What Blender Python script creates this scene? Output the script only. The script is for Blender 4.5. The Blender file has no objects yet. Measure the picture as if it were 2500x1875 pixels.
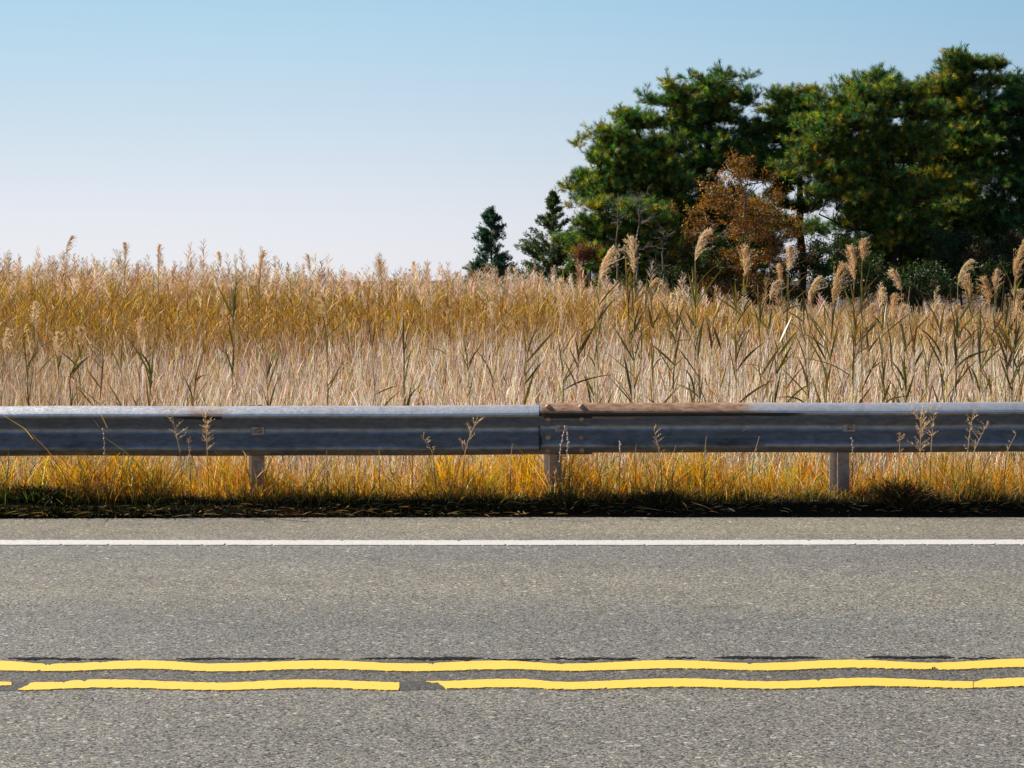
import bpy, math, random
import numpy as np
from mathutils import Vector

# ------------------------------------------------------------------ camera, sky, sun, exposure
F, CH, YH = 4400.0, 1.47, 684.0          # focal length in photo pixels (2500 wide), eye height, horizon row
scene = bpy.context.scene
COL = scene.collection
cam = bpy.data.cameras.new('camera')
cam.sensor_width = 36.0
cam.lens = F / 2500.0 * 36.0
cam.shift_y = (YH - 937.5) / 2500.0
cam.clip_start = 0.1
cam.clip_end = 20000
camo = bpy.data.objects.new('camera', cam)
camo.location = (0, 0, CH)
camo.rotation_euler = (math.radians(90), 0, 0)
COL.objects.link(camo)
scene.camera = camo

SUN_EL, SUN_AZ = math.radians(40), math.radians(-64)      # azimuth from +Y, negative = left
world = bpy.data.worlds.new('World')
scene.world = world
world.use_nodes = True
wn, wl = world.node_tree.nodes, world.node_tree.links
bg = wn['Background']
sky = wn.new('ShaderNodeTexSky')
sky.sky_type = 'NISHITA'
sky.sun_disc = False
sky.sun_elevation = SUN_EL
sky.sun_rotation = SUN_AZ
sky.altitude = 0
sky.air_density = 1.0
sky.dust_density = 0.6
sky.ozone_density = 1.6
# the low sky is pale lavender to soft blue here: a haze gradient by elevation, dimmer away from the sun, blended over the sky texture
EV, SKY = 0.58, 0.05
geo = wn.new('ShaderNodeTexCoord'); sepw = wn.new('ShaderNodeSeparateXYZ'); wl.new(geo.outputs['Generated'], sepw.inputs[0])
def wramp(stops, k):
    r = wn.new('ShaderNodeValToRGB'); el = r.color_ramp.elements
    while len(el) < len(stops): el.new(.5)
    for e, (p, c) in zip(el, stops): e.position = p; e.color = tuple(x * k for x in c) + (1,)
    return r
kk = 1 / 12.0
near = wramp([(0, (.86, .865, .905)), (.036, (.80, .83, .90)), (.091, (.60, .745, .87)), (.151, (.44, .68, .85)), (.35, (.14, .34, .60))], 1)
farr = wramp([(0, (.26, .30, .38)), (.05, (.22, .29, .40)), (.15, (.07, .30, .56)), (.35, (.05, .15, .40))], 1)
for r in (near, farr): wl.new(sepw.outputs['Z'], r.inputs[0])
dt = wn.new('ShaderNodeVectorMath'); dt.operation = 'DOT_PRODUCT'; dt.inputs[1].default_value = (math.sin(SUN_AZ), math.cos(SUN_AZ), 0)
wl.new(geo.outputs['Generated'], dt.inputs[0])
mr = wn.new('ShaderNodeMapRange'); mr.interpolation_type = 'SMOOTHSTEP'; mr.inputs[1].default_value = -.5; mr.inputs[2].default_value = .62; wl.new(dt.outputs['Value'], mr.inputs[0])
m1 = wn.new('ShaderNodeMix'); m1.data_type = 'RGBA'; wl.new(mr.outputs[0], m1.inputs[0]); wl.new(farr.outputs[0], m1.inputs[6]); wl.new(near.outputs[0], m1.inputs[7])
sc_ = wn.new('ShaderNodeVectorMath'); sc_.operation = 'SCALE'; sc_.inputs['Scale'].default_value = 1 / (2 ** EV * SKY); wl.new(m1.outputs[2], sc_.inputs[0])
mf = wn.new('ShaderNodeMapRange'); mf.inputs[1].default_value = .2; mf.inputs[2].default_value = .45; mf.inputs[3].default_value = .95; mf.inputs[4].default_value = 0; wl.new(sepw.outputs['Z'], mf.inputs[0])
m2 = wn.new('ShaderNodeMix'); m2.data_type = 'RGBA'; wl.new(mf.outputs[0], m2.inputs[0]); wl.new(sky.outputs[0], m2.inputs[6]); wl.new(sc_.outputs[0], m2.inputs[7])
wl.new(m2.outputs[2], bg.inputs[0])
bg.inputs[1].default_value = SKY

sun = bpy.data.lights.new('sun', 'SUN')
sun.energy = 5.0
sun.angle = math.radians(0.55)
sun.color = (1.0, 0.93, 0.83)
suno = bpy.data.objects.new('sun', sun)
tosun = Vector((math.sin(SUN_AZ) * math.cos(SUN_EL), math.cos(SUN_AZ) * math.cos(SUN_EL), math.sin(SUN_EL)))
suno.rotation_euler = (-tosun).to_track_quat('-Z', 'Y').to_euler()
COL.objects.link(suno)

scene.view_settings.view_transform = 'Standard'
scene.view_settings.look = 'None'
scene.view_settings.exposure = EV
scene.view_settings.gamma = 1
scene.cycles.max_bounces = 8
scene.cycles.transmission_bounces = 6
scene.cycles.transparent_max_bounces = 8

# ------------------------------------------------------------------ helpers
def W(px, py, d):
    """point at distance d that the photo shows at (px, py)"""
    return np.array([(px - 1250) * d / F, d, CH + (YH - py) * d / F])
def G(px, py, z=0.0):
    """point of the level z that the photo shows at (px, py)"""
    d = F * (CH - z) / (py - YH)
    return ((px - 1250) * d / F, d, z)
def nrm(a):
    return a / np.maximum(np.linalg.norm(a, axis=-1, keepdims=True), 1e-9)

class MB:
    """collects geometry and a colour per vertex; build() links it as one mesh object"""
    def __init__(s): s.v, s.c, s.f, s.n = [], [], [], 0
    def add(s, v, faces, col):
        v = np.asarray(v, float).reshape(-1, 3)
        faces = np.asarray(faces, np.int64)
        col = np.asarray(col, float)
        if col.ndim == 1: col = np.tile(col[:3], (len(v), 1))
        s.v.append(v); s.c.append(col[:, :3]); s.f.append(faces + s.n); s.n += len(v)
    def build(s, name, mat, parent=None, origin=(0, 0, 0), smooth=False):
        me = bpy.data.meshes.new(name)
        v = np.concatenate(s.v) - np.array(origin)
        c = np.concatenate(s.c)
        tot = np.concatenate([np.full(len(f), f.shape[1]) for f in s.f])
        idx = np.concatenate([f.ravel() for f in s.f])
        me.vertices.add(len(v)); me.vertices.foreach_set('co', v.ravel().astype(np.float32))
        me.loops.add(len(idx)); me.loops.foreach_set('vertex_index', idx.astype(np.int32))
        me.polygons.add(len(tot))
        st = np.concatenate([[0], np.cumsum(tot)[:-1]])
        me.polygons.foreach_set('loop_start', st.astype(np.int32))
        me.polygons.foreach_set('use_smooth', np.full(len(tot), smooth))
        me.update(calc_edges=True)
        a = me.color_attributes.new('Col', 'FLOAT_COLOR', 'POINT')
        a.data.foreach_set('color', np.hstack([c, np.ones((len(c), 1))]).ravel().astype(np.float32))
        me.materials.append(mat)
        o = bpy.data.objects.new(name, me)
        COL.objects.link(o)
        if parent is not None: o.parent = parent
        else: o.location = origin
        return o

def ribbons(mb, P, D, L, B, bend, Wd, side, nseg, col, kind='grass', tipcol=None):
    """N curved flat blades at once: P root, D direction, L length, B bend direction, Wd width"""
    P = np.asarray(P, float); N = len(P)
    one = lambda x: np.broadcast_to(np.asarray(x, float), (N,))
    L, bend, Wd = one(L), one(bend), one(Wd)
    t = np.linspace(0, 1, nseg + 1)
    cen = P[:, None] + L[:, None, None] * (D[:, None] * t[None, :, None] + B[:, None] * (bend[:, None] * t[None] ** 2)[..., None])
    if kind == 'grass': w = np.clip(1.15 - t, 0.08, 1) ** .6
    elif kind == 'leaf': w = np.clip(np.sin(np.pi * (t * .86 + .1)) , .04, 1) * (1 - t * .35); w[-1] = .03
    elif kind == 'stem': w = 1 - t * .55
    else: w = np.ones_like(t)
    half = .5 * Wd[:, None, None] * w[None, :, None] * side[:, None]
    v = np.stack([cen - half, cen + half], 2).reshape(-1, 3)
    base = (np.arange(N) * (nseg + 1) * 2)[:, None] + (np.arange(nseg) * 2)[None]
    f = np.stack([base, base + 1, base + 3, base + 2], -1).reshape(-1, 4)
    col = np.broadcast_to(np.asarray(col, float), (N, 3))
    c = np.repeat(col, (nseg + 1) * 2, 0)
    if tipcol is not None:
        tc = np.broadcast_to(np.asarray(tipcol, float), (N, 3))
        k = np.tile(np.repeat(t, 2), N)[:, None]
        c = c * (1 - k) + np.repeat(tc, (nseg + 1) * 2, 0) * k
    mb.add(v, f, c)
    return cen

def tube(mb, pts, radii, n=6, col=(.1, .08, .06), cap=True):
    pts = np.asarray(pts, float); m = len(pts)
    radii = np.broadcast_to(np.asarray(radii, float), (m,))
    T = nrm(np.gradient(pts, axis=0))
    up = np.array([0, 0, 1.]) if abs(T[0][2]) < .9 else np.array([1., 0, 0])
    U = nrm(np.cross(T, up)); V = np.cross(T, U)
    a = np.linspace(0, 2 * np.pi, n, endpoint=False)
    v = pts[:, None] + radii[:, None, None] * (np.cos(a)[None, :, None] * U[:, None] + np.sin(a)[None, :, None] * V[:, None])
    i = np.arange(m - 1)[:, None] * n; j = np.arange(n)[None]; k = (j + 1) % n
    f = np.stack([i + j, i + k, i + n + k, i + n + j], -1).reshape(-1, 4)
    mb.add(v.reshape(-1, 3), f, col)
    if cap:
        mb.add(np.vstack([v[-1]]), [list(range(n))], col) if n == 4 else mb.add(np.vstack([v[-1], pts[-1:]]), [[x, (x + 1) % n, n] for x in range(n)], col)

def box(mb, lo, hi, col=(.5, .5, .5)):
    x0, y0, z0 = lo; x1, y1, z1 = hi
    v = [(x0,y0,z0),(x1,y0,z0),(x1,y1,z0),(x0,y1,z0),(x0,y0,z1),(x1,y0,z1),(x1,y1,z1),(x0,y1,z1)]
    mb.add(v, [(0,3,2,1),(4,5,6,7),(0,1,5,4),(1,2,6,5),(2,3,7,6),(3,0,4,7)], col)

def tag(o, label=None, cat=None, group=None, kind=None):
    if label: o['label'] = label
    if cat: o['category'] = cat
    if group: o['group'] = group
    if kind: o['kind'] = kind
    return o
def empty(name, loc, label, cat, group=None):
    o = bpy.data.objects.new(name, None); o.location = tuple(loc); o.empty_display_size = .1
    COL.objects.link(o)
    return tag(o, label, cat, group)

RNG = np.random.default_rng(7)
def rdir(n, rng=None, up=None):
    rng = rng or RNG
    d = nrm(rng.normal(size=(n, 3)))
    return d
def jitter(cols, n, amt, rng=None, p=None):
    """n colours drawn from a palette with brightness jitter"""
    rng = rng or RNG
    cols = np.asarray(cols, float)
    k = rng.choice(len(cols), n, p=p)
    return np.clip(cols[k] * np.exp(rng.normal(0, amt, (n, 1))) * np.exp(rng.normal(0, amt * .3, (n, 3))), 0, .95)

# ------------------------------------------------------------------ materials
def newmat(name):
    m = bpy.data.materials.new(name); m.use_nodes = True
    nt = m.node_tree
    return m, nt.nodes, nt.links, nt.nodes['Principled BSDF'], nt.nodes['Material Output']

def leaf_mat(name, transl=.4, rough=.6, spec=.25, hue=None, noise=None, sat=1.0):
    m, n, l, p, out = newmat(name)
    a = n.new('ShaderNodeAttribute'); a.attribute_name = 'Col'
    c = a.outputs['Color']
    if noise:
        tc = n.new('ShaderNodeTexCoord'); nz = n.new('ShaderNodeTexNoise')
        nz.inputs['Scale'].default_value = noise; nz.inputs['Detail'].default_value = 3
        l.new(tc.outputs['Object'], nz.inputs['Vector'])
        mr = n.new('ShaderNodeMapRange'); mr.inputs[1].default_value = .3; mr.inputs[2].default_value = .7
        mr.inputs[3].default_value = .7; mr.inputs[4].default_value = 1.3
        l.new(nz.outputs[0], mr.inputs[0])
        mx = n.new('ShaderNodeVectorMath'); mx.operation = 'SCALE'
        l.new(c, mx.inputs[0]); l.new(mr.outputs[0], mx.inputs['Scale']); c = mx.outputs[0]
    l.new(c, p.inputs['Base Color'])
    p.inputs['Roughness'].default_value = rough
    p.inputs['Specular IOR Level'].default_value = spec
    if transl:
        t = n.new('ShaderNodeBsdfTranslucent')
        hs = n.new('ShaderNodeHueSaturation'); hs.inputs['Saturation'].default_value = 1.25 * sat; hs.inputs['Value'].default_value = 1.15
        l.new(c, hs.inputs['Color']); l.new(hs.outputs[0], t.inputs['Color'])
        ms = n.new('ShaderNodeMixShader'); ms.inputs[0].default_value = transl
        l.new(p.outputs[0], ms.inputs[1]); l.new(t.outputs[0], ms.inputs[2]); l.new(ms.outputs[0], out.inputs[0])
    return m

M_grass = leaf_mat('verge_grass_blades', .5, .55, sat=.9)
M_marsh = leaf_mat('dry_marsh_grass', .32, .5, .3)
M_reed = leaf_mat('golden_reed_foliage', .27, .5, .3)
M_reedleaf = leaf_mat('reed_leaf', .22, .4, .4)
M_stem = leaf_mat('reed_stem', 0, .5, .35)
M_plume = leaf_mat('reed_plume', .45, .8, .1)
M_needle = leaf_mat('pine_needles', .3, .5, .3)
M_leaf = leaf_mat('tree_leaves', .35, .5, .3)
M_bark = leaf_mat('bark', 0, .9, .1, noise=9)
M_litter = leaf_mat('dry_litter', .15, .8, .1)

def asphalt():
    m, n, l, p, out = newmat('asphalt')
    tc = n.new('ShaderNodeTexCoord'); co = tc.outputs['Object']
    def tex(kind, scale, **kw):
        t = n.new(kind); t.inputs['Scale'].default_value = scale
        for k, v in kw.items(): t.inputs[k].default_value = v
        return t
    warp = tex('ShaderNodeTexNoise', 60, Detail=2)
    l.new(co, warp.inputs['Vector'])
    wm = n.new('ShaderNodeVectorMath'); wm.operation = 'MULTIPLY_ADD'; wm.inputs[1].default_value = (.008,) * 3
    l.new(warp.outputs['Color'], wm.inputs[0]); l.new(co, wm.inputs[2])
    v1 = tex('ShaderNodeTexVoronoi', 125); v2 = tex('ShaderNodeTexVoronoi', 45); v3 = tex('ShaderNodeTexVoronoi', 260)
    for v in (v1, v2, v3): l.new(wm.outputs[0], v.inputs['Vector'])
    def sep(s):
        x = n.new('ShaderNodeSeparateColor'); l.new(s, x.inputs[0]); return x
    s1, s2, s3 = sep(v1.outputs['Color']), sep(v2.outputs['Color']), sep(v3.outputs['Color'])
    def ramp(fac, stops):
        r = n.new('ShaderNodeValToRGB')
        el = r.color_ramp.elements
        while len(el) < len(stops): el.new(.5)
        for e, (pos, c) in zip(el, stops): e.position = pos; e.color = (*c, 1) if len(c) == 3 else c
        l.new(fac, r.inputs[0]); return r.outputs[0]
    def mix(mode, f, a, b):
        x = n.new('ShaderNodeMix'); x.data_type = 'RGBA'; x.blend_type = mode
        if isinstance(f, float): x.inputs[0].default_value = f
        else: l.new(f, x.inputs[0])
        for sck, val in ((x.inputs[6], a), (x.inputs[7], b)):
            if isinstance(val, tuple): sck.default_value = (*val, 1)
            else: l.new(val, sck)
        return x.outputs[2]
    stone = ramp(s1.outputs[0], [(0, (.03, .029, .027)), (.17, (.09, .086, .078)), (.3, (.155, .151, .141)), (.7, (.205, .200, .187)), (.92, (.265, .256, .235)), (1, (.45, .41, .35))])
    fine = ramp(s3.outputs[1], [(0, (.3, .3, .3)), (.5, (.95, .95, .95)), (1, (1.5, 1.48, 1.42))])
    c = mix('MULTIPLY', .75, stone, fine)
    big = ramp(s2.outputs[0], [(0, (0, 0, 0)), (.978, (0, 0, 0)), (.982, (1, 1, 1))])
    bd = ramp(v2.outputs['Distance'], [(0, (1, 1, 1)), (.42, (1, 1, 1)), (.5, (0, 0, 0))])
    bm = mix('MULTIPLY', 1.0, big, bd)
    c = mix('MIX', bm, c, (.42, .39, .35))
    hue = ramp(s1.outputs[2], [(0, (.88, .93, 1.1)), (.45, (1, 1, 1)), (.8, (1.04, 1.0, .9)), (1, (1.25, 1.05, .65))])
    c = mix('MULTIPLY', .8, c, hue)
    # tone bands along the road: traffic wear, pale dusty shoulder, darker strip between the yellow lines
    sp = n.new('ShaderNodeSeparateXYZ'); l.new(co, sp.inputs[0])
    st = n.new('ShaderNodeMapping'); st.inputs['Scale'].default_value = (.25, 1.2, 1)
    l.new(co, st.inputs[0])
    nz = tex('ShaderNodeTexNoise', 1.3, Detail=5); l.new(st.outputs[0], nz.inputs['Vector'])
    ad = n.new('ShaderNodeMath'); ad.operation = 'MULTIPLY_ADD'; ad.inputs[1].default_value = .5
    l.new(nz.outputs[0], ad.inputs[0]); l.new(sp.outputs['Y'], ad.inputs[2])
    mr = n.new('ShaderNodeMapRange'); mr.inputs[1].default_value = 5.25; mr.inputs[2].default_value = 11.25
    l.new(ad.outputs[0], mr.inputs[0])
    band = ramp(mr.outputs[0], [(0, (.9, .9, .9)), (.2, (.97, .96, .94)), (.36, (.95, .965, .97)), (.46, (.92, .94, .95)), (.56, (1.08, 1.06, 1.0)), (.62, (1.10, 1.08, 1.0)),
                                (.70, (1.0, 1.0, .99)), (.78, (.9, .93, .96)), (.85, (1.04, 1.04, 1.02)), (.88, (1.08, 1.06, 1.0)), (.95, (1.2, 1.13, .95)), (1, (1.12, 1.08, .98))])
    c = mix('MULTIPLY', 1.0, c, band)
    w2 = n.new('ShaderNodeMath'); w2.operation = 'MULTIPLY_ADD'; w2.inputs[1].default_value = .10
    wz = tex('ShaderNodeTexNoise', 22, Detail=4); l.new(co, wz.inputs['Vector']); l.new(wz.outputs[0], w2.inputs[0]); l.new(sp.outputs['Y'], w2.inputs[2])
    mr2 = n.new('ShaderNodeMapRange'); mr2.inputs[1].default_value = 6.3; mr2.inputs[2].default_value = 7.3; l.new(w2.outputs[0], mr2.inputs[0])
    c = mix('MULTIPLY', 1.0, c, ramp(mr2.outputs[0], [(0, (1, 1, 1)), (.20, (1, 1, 1)), (.25, (.66, .65, .65)), (.60, (.66, .65, .65)), (.70, (.52, .52, .52)), (.76, (.95, .95, .95)), (1, (1, 1, 1))]))
    st2 = n.new('ShaderNodeMapping'); st2.inputs['Scale'].default_value = (.35, .9, 1); l.new(co, st2.inputs[0])
    nl = tex('ShaderNodeTexNoise', .8, Detail=4); l.new(st2.outputs[0], nl.inputs['Vector'])
    c = mix('MULTIPLY', .8, c, ramp(nl.outputs[0], [(.3, (.84, .85, .87)), (.5, (1, 1, 1)), (.7, (1.13, 1.12, 1.07))]))
    nb = tex('ShaderNodeTexNoise', 5, Detail=6); l.new(co, nb.inputs['Vector'])
    c = mix('MULTIPLY', .5, c, ramp(nb.outputs[0], [(.3, (.78, .78, .8)), (.7, (1.14, 1.14, 1.13))]))
    l.new(c, p.inputs['Base Color'])
    p.inputs['Roughness'].default_value = .82
    p.inputs['Specular IOR Level'].default_value = .3
    hgt = n.new('ShaderNodeMath'); hgt.operation = 'ADD'
    l.new(v1.outputs['Distance'], hgt.inputs[0]); l.new(v3.outputs['Distance'], hgt.inputs[1])
    b = n.new('ShaderNodeBump'); b.invert = True; b.inputs['Strength'].default_value = .4; b.inputs['Distance'].default_value = .003
    l.new(hgt.outputs[0], b.inputs['Height']); l.new(b.outputs[0], p.inputs['Normal'])
    return m
M_asphalt = asphalt()

def simple(name, col, rough=.8, noise=0, amt=.2, bump=0, col2=None, spec=.4, thr=(.35, .65)):
    m, n, l, p, out = newmat(name)
    p.inputs['Roughness'].default_value = rough; p.inputs['Specular IOR Level'].default_value = spec
    tc = n.new('ShaderNodeTexCoord'); nz = n.new('ShaderNodeTexNoise')
    nz.inputs['Scale'].default_value = noise or 5; nz.inputs['Detail'].default_value = 6; nz.inputs['Roughness'].default_value = .65
    l.new(tc.outputs['Object'], nz.inputs['Vector'])
    r = n.new('ShaderNodeValToRGB'); r.color_ramp.elements[0].position = thr[0]; r.color_ramp.elements[1].position = thr[1]
    c2 = col2 or tuple(min(1, x * (1 + amt)) for x in col)
    c1 = col if col2 else tuple(x * (1 - amt) for x in col)
    r.color_ramp.elements[0].color = (*c1, 1); r.color_ramp.elements[1].color = (*c2, 1)
    l.new(nz.outputs[0], r.inputs[0]); l.new(r.outputs[0], p.inputs['Base Color'])
    if bump:
        b = n.new('ShaderNodeBump'); b.inputs['Strength'].default_value = .6; b.inputs['Distance'].default_value = bump
        l.new(nz.outputs[0], b.inputs['Height']); l.new(b.outputs[0], p.inputs['Normal'])
    return m
M_shade_soil = simple('shade_dark_soil', (.008, .006, .004), .98, 14, bump=.02, col2=(.024, .017, .010), spec=.05)  # the rail's shadow is put into this near-black soil colour
M_mud = simple('marsh_ground', (.035, .022, .012), .95, 6, bump=.03, col2=(.09, .06, .03))
M_white = simple('white_road_paint', (.34, .32, .29), .6, 90, col2=(.60, .578, .555), thr=(.37, .46), bump=.002)
M_yellow = simple('yellow_road_paint', (.36, .23, .05), .55, 55, col2=(.84, .525, .075), thr=(.31, .37), bump=.002)
M_seal = simple('worn_seam', (.004, .004, .004), .95, 70, col2=(.03, .029, .028), bump=.004, spec=.1)

# ------------------------------------------------------------------ ground, road, markings
EDGE = lambda x: G(1250, 1262.0)[1] + x * .027            # road edge set on the rail's shadow line, slightly away to the right
def verge_z(d, x=0.):                                      # height of the ground behind the road edge
    e = 11.205 + .027 * x
    return np.interp(d - e, [-.3, 0, .06, .25, .7, 1.1, 2.4, 3.2], [-.02, -.015, .03, .045, .03, -.02, -.88, -.95])
xs = np.concatenate([[-3000, -300, -60], np.linspace(-20, 20, 161), [60, 300, 3000]])
ds = np.concatenate([np.linspace(10.4, 14.8, 50), [18, 24, 32, 45, 60, 90, 150, 300, 900, 6000]])
mb = MB(); X, Dg = np.meshgrid(xs, ds)
Z = verge_z(Dg, np.clip(X, -20, 20)) + np.where(Dg < 15, RNG.normal(0, .008, X.shape), RNG.normal(0, .03, X.shape)) * (np.abs(X) < 40)
Z[Dg < 11.12] -= .05
a = np.arange(len(ds) - 1)[:, None] * len(xs) + np.arange(len(xs) - 1)[None]
mb.add(np.stack([X, Dg, Z], -1), np.stack([a, a + 1, a + len(xs) + 1, a + len(xs)], -1).reshape(-1, 4), (.1, .1, .1))
o = mb.build('ground', M_mud); tag(o, kind='structure')
mb = MB(); ds2 = ds[ds < 13.2]; X, Dg = np.meshgrid(xs[3:-3], ds2)
Z = verge_z(Dg, X) + .012 + RNG.normal(0, .006, X.shape); Z[Dg < 11.12] -= .05
nx = X.shape[1]; a = np.arange(len(ds2) - 1)[:, None] * nx + np.arange(nx - 1)[None]
mb.add(np.stack([X, Dg, Z + .02], -1), np.stack([a, a + 1, a + nx + 1, a + nx], -1).reshape(-1, 4), (.1, .1, .1))
o = mb.build('shade_toned_soil', M_shade_soil); tag(o, kind='structure')  # dark sheet stands in for the rail's shadow along the road edge

# road: one sheet with a ragged far edge and a thickness there
mb = MB(); rx = np.concatenate([[-3000, -200], np.arange(-12, 12.001, .02), [200, 3000]])
ry = EDGE(np.clip(rx, -12, 12)) + np.where(np.abs(rx) < 12, RNG.normal(0, .006, len(rx)) + .012 * np.sin(rx * 9.1) * np.sin(rx * 2.3), 0)
N = len(rx)
v = np.concatenate([np.stack([rx, np.full(N, -30.), np.zeros(N)], -1), np.stack([rx, ry, np.zeros(N)], -1), np.stack([rx, ry + .01, np.full(N, -.08)], -1)])
i = np.arange(N - 1)
mb.add(v, np.concatenate([np.stack([i, i + 1, i + 1 + N, i + N], -1), np.stack([i + N, i + 1 + N, i + 1 + 2 * N, i + 2 * N], -1)]), (.2, .2, .2))
o = mb.build('road', M_asphalt); tag(o, kind='structure')

def marking(name, top, bot, mat, z=.004, rag=.6, bites=(), step=3, ends=None):
    """painted ribbon between two traced edges, given as (px, py) lists"""
    x0, x1 = top[0][0], top[-1][0]
    px = np.arange(x0, x1 + .1, step)
    def curve(pts):
        p = np.array(pts, float)
        k = np.interp(px, p[:, 0], np.arange(len(p)))            # smooth cosine between extremes
        i0 = np.floor(k).astype(int).clip(0, len(p) - 1); i1 = (i0 + 1).clip(0, len(p) - 1)
        u = k - i0; u = (1 - np.cos(np.pi * u)) / 2
        return p[i0, 1] * (1 - u) + p[i1, 1] * u
    rr = np.random.default_rng(abs(int(x0 * 3 + top[0][1])) % 9973)
    sm = lambda n: np.convolve(rr.normal(0, 1, n + 8), np.ones(4) / 4, 'same')[4:-4]
    t = curve(top) + sm(len(px)) * rag * .8; b = curve(bot) + sm(len(px)) * rag
    for bx, bw, side, dep in bites:
        g = np.clip(1 - np.abs(px - bx) / bw, 0, 1) * dep * (1 + .4 * rr.normal(size=len(px)))
        if side == 't': t += g
        else: b -= g
    t = np.minimum(t, b - .5)
    tp = np.array([G(x, y, z) for x, y in zip(px, t)]); bp = np.array([G(x, y, z) for x, y in zip(px, b)])
    if ends:                                                     # slanted or forked ends
        for side, dx_t, dx_b in ends:
            s = -1 if side == 'l' else 0
            k = slice(0, 1) if side == 'l' else slice(-1, None)
            tp[k, 0] += dx_t * bp[k, 1] / F; bp[k, 0] += dx_b * bp[k, 1] / F
    n = len(px); lo_t = tp.copy(); lo_b = bp.copy(); lo_t[:, 2] = lo_b[:, 2] = .0005
    lo_t[:, 1] += .001; lo_b[:, 1] -= .001
    v = np.concatenate([lo_t, tp, bp, lo_b]); i = np.arange(n - 1)
    f = np.concatenate([np.stack([i + k * n, i + (k + 1) * n, i + 1 + (k + 1) * n, i + 1 + k * n], -1) for k in range(3)])
    mb = MB(); mb.add(v, f, (.5, .5, .5))
    return tag(mb.build(name, mat), kind='structure')

M_patch = simple('dark_rough_asphalt', (.022, .022, .021), .9, 85, col2=(.13, .128, .12), thr=(.38, .66), bump=.006)
T1 = [(-420, 1612), (-180, 1620), (0, 1613), (119, 1620), (350, 1612), (525, 1619.5), (790, 1612), (1000, 1619.5), (1220, 1612.5), (1375, 1620), (1640, 1611.5), (1840, 1618.5), (2080, 1610.5), (2275, 1617.5), (2500, 1608), (2700, 1615), (2900, 1607)]
B1 = [(-420, 1634), (-180, 1640), (0, 1636), (119, 1638), (350, 1632), (535, 1638.5), (790, 1632.5), (1010, 1638), (1240, 1633), (1395, 1637), (1660, 1631), (1860, 1636), (2090, 1629.5), (2300, 1634), (2500, 1628), (2700, 1635), (2900, 1627)]
marking('road_marking', T1, B1, M_yellow, rag=.7, bites=[(96, 8, 'b', 3), (118, 14, 't', 3), (1053, 10, 't', 4), (2280, 16, 'b', 7), (1370, 9, 't', 2), (690, 6, 'b', 2), (1830, 7, 't', 3), (250, 14, 't', 2)])
def sub(pts, x0, y0, x1, y1): return [(x0, y0)] + [p for p in pts if x0 < p[0] < x1] + [(x1, y1)]
marking('road_seam', [(x, y - 1.2) for x, y in T1], [(x, y + 2.2) for x, y in B1], M_patch, z=.0015, rag=2.2, step=2)
T2 = [(45, 1667), (250, 1658.5), (535, 1666), (745, 1658.5), (975, 1665), (1040, 1663), (1260, 1657), (1380, 1664.5), (1650, 1656), (1890, 1663), (2110, 1654.5), (2390, 1662.5), (2500, 1655)]
B2 = [(45, 1684), (260, 1678), (535, 1684), (760, 1678), (975, 1683.5), (1040, 1681), (1240, 1677), (1395, 1682), (1660, 1676), (1890, 1680.5), (2130, 1674), (2390, 1678.5), (2500, 1674)]
for a, b in ((-500, 545), (545, 1400), (1400, 2900)):
    gp = lambda P_, dy: [(x, y + dy) for x, y in [(a, np.interp(a, [p[0] for p in P_], [p[1] for p in P_]))] + [p for p in P_ if a < p[0] < b] + [(b, np.interp(b, [p[0] for p in P_], [p[1] for p in P_]))]]
    marking('road_seam', gp(T2, -1.5), gp(B2, 2), M_patch, z=.0015, rag=2.0, step=2)
marking('road_marking', [(-500, 1662), (-300, 1666), (-60, 1660), (28, 1665)], [(-500, 1680), (-300, 1684), (-60, 1678), (28, 1672)], M_yellow, rag=.8)
marking('road_marking', [(45, 1681), (66, 1674), (76, 1666)] + sub(T2, 90, 1665, 977, 1665), sub(B2, 45, 1684, 972, 1684) + [(977, 1676)], M_yellow, rag=.8, bites=[(968, 12, 't', 1), (530, 6, 't', 2), (150, 26, 't', 2.5), (205, 9, 't', 3.5), (440, 4, 'b', 2)])
marking('road_marking', sub(T2, 1040, 1662.5, 2376, 1663), [(1040, 1664), (1068, 1666), (1082, 1673), (1090, 1680)] + sub(B2, 1110, 1680.5, 2376, 1679)[1:], M_yellow, rag=.8, bites=[(1998, 5, 't', 4), (1480, 7, 'b', 2)])
marking('road_marking', [(2377, 1664), (2410, 1657.5), (2500, 1654), (2800, 1661), (3000, 1655)], [(2377, 1678.5), (2410, 1678), (2500, 1674), (2800, 1680), (3000, 1674)], M_yellow, rag=.8)
marking('road_marking', [(-900, 1319), (0, 1318.2), (1250, 1318.8), (2500, 1317.2), (3300, 1317)], [(-900, 1330.5), (0, 1329.7), (1250, 1330.3), (2500, 1328.7), (3300, 1328)], M_white, rag=.38, step=5,
        bites=[(x, 3, random.Random(x).choice('tb'), random.Random(x).uniform(1.2, 4)) for x in range(-20, 2500, 57)])
# open seam in the asphalt just beyond the yellow lines, in broken lengths
rr = random.Random(4)
for x0, x1, y, w in [(20, 210, 1607.5, 4.2), (215, 300, 1608, 2), (430, 720, 1607, 3.2), (730, 830, 1609, 2), (880, 1180, 1607, 4.0), (1190, 1330, 1609, 1.8), (1340, 1560, 1607.5, 3.4), (1620, 1700, 1605, 1.8), (1740, 2010, 1605, 3.8), (2110, 2330, 1604, 4.2), (2340, 2440, 1606, 2)]:
    n = 9; xx = np.linspace(x0, x1, n); c = [y + rr.uniform(-1, 1) for _ in xx]; ww = [.15] + [w * rr.uniform(.7, 1.6) for _ in xx[1:-1]] + [.15]
    marking('road_seam', [(x, a - b / 2) for x, a, b in zip(xx, c, ww)], [(x, a + b / 2) for x, a, b in zip(xx, c, ww)], M_seal, z=.0025, rag=1.5, step=2)

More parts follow.
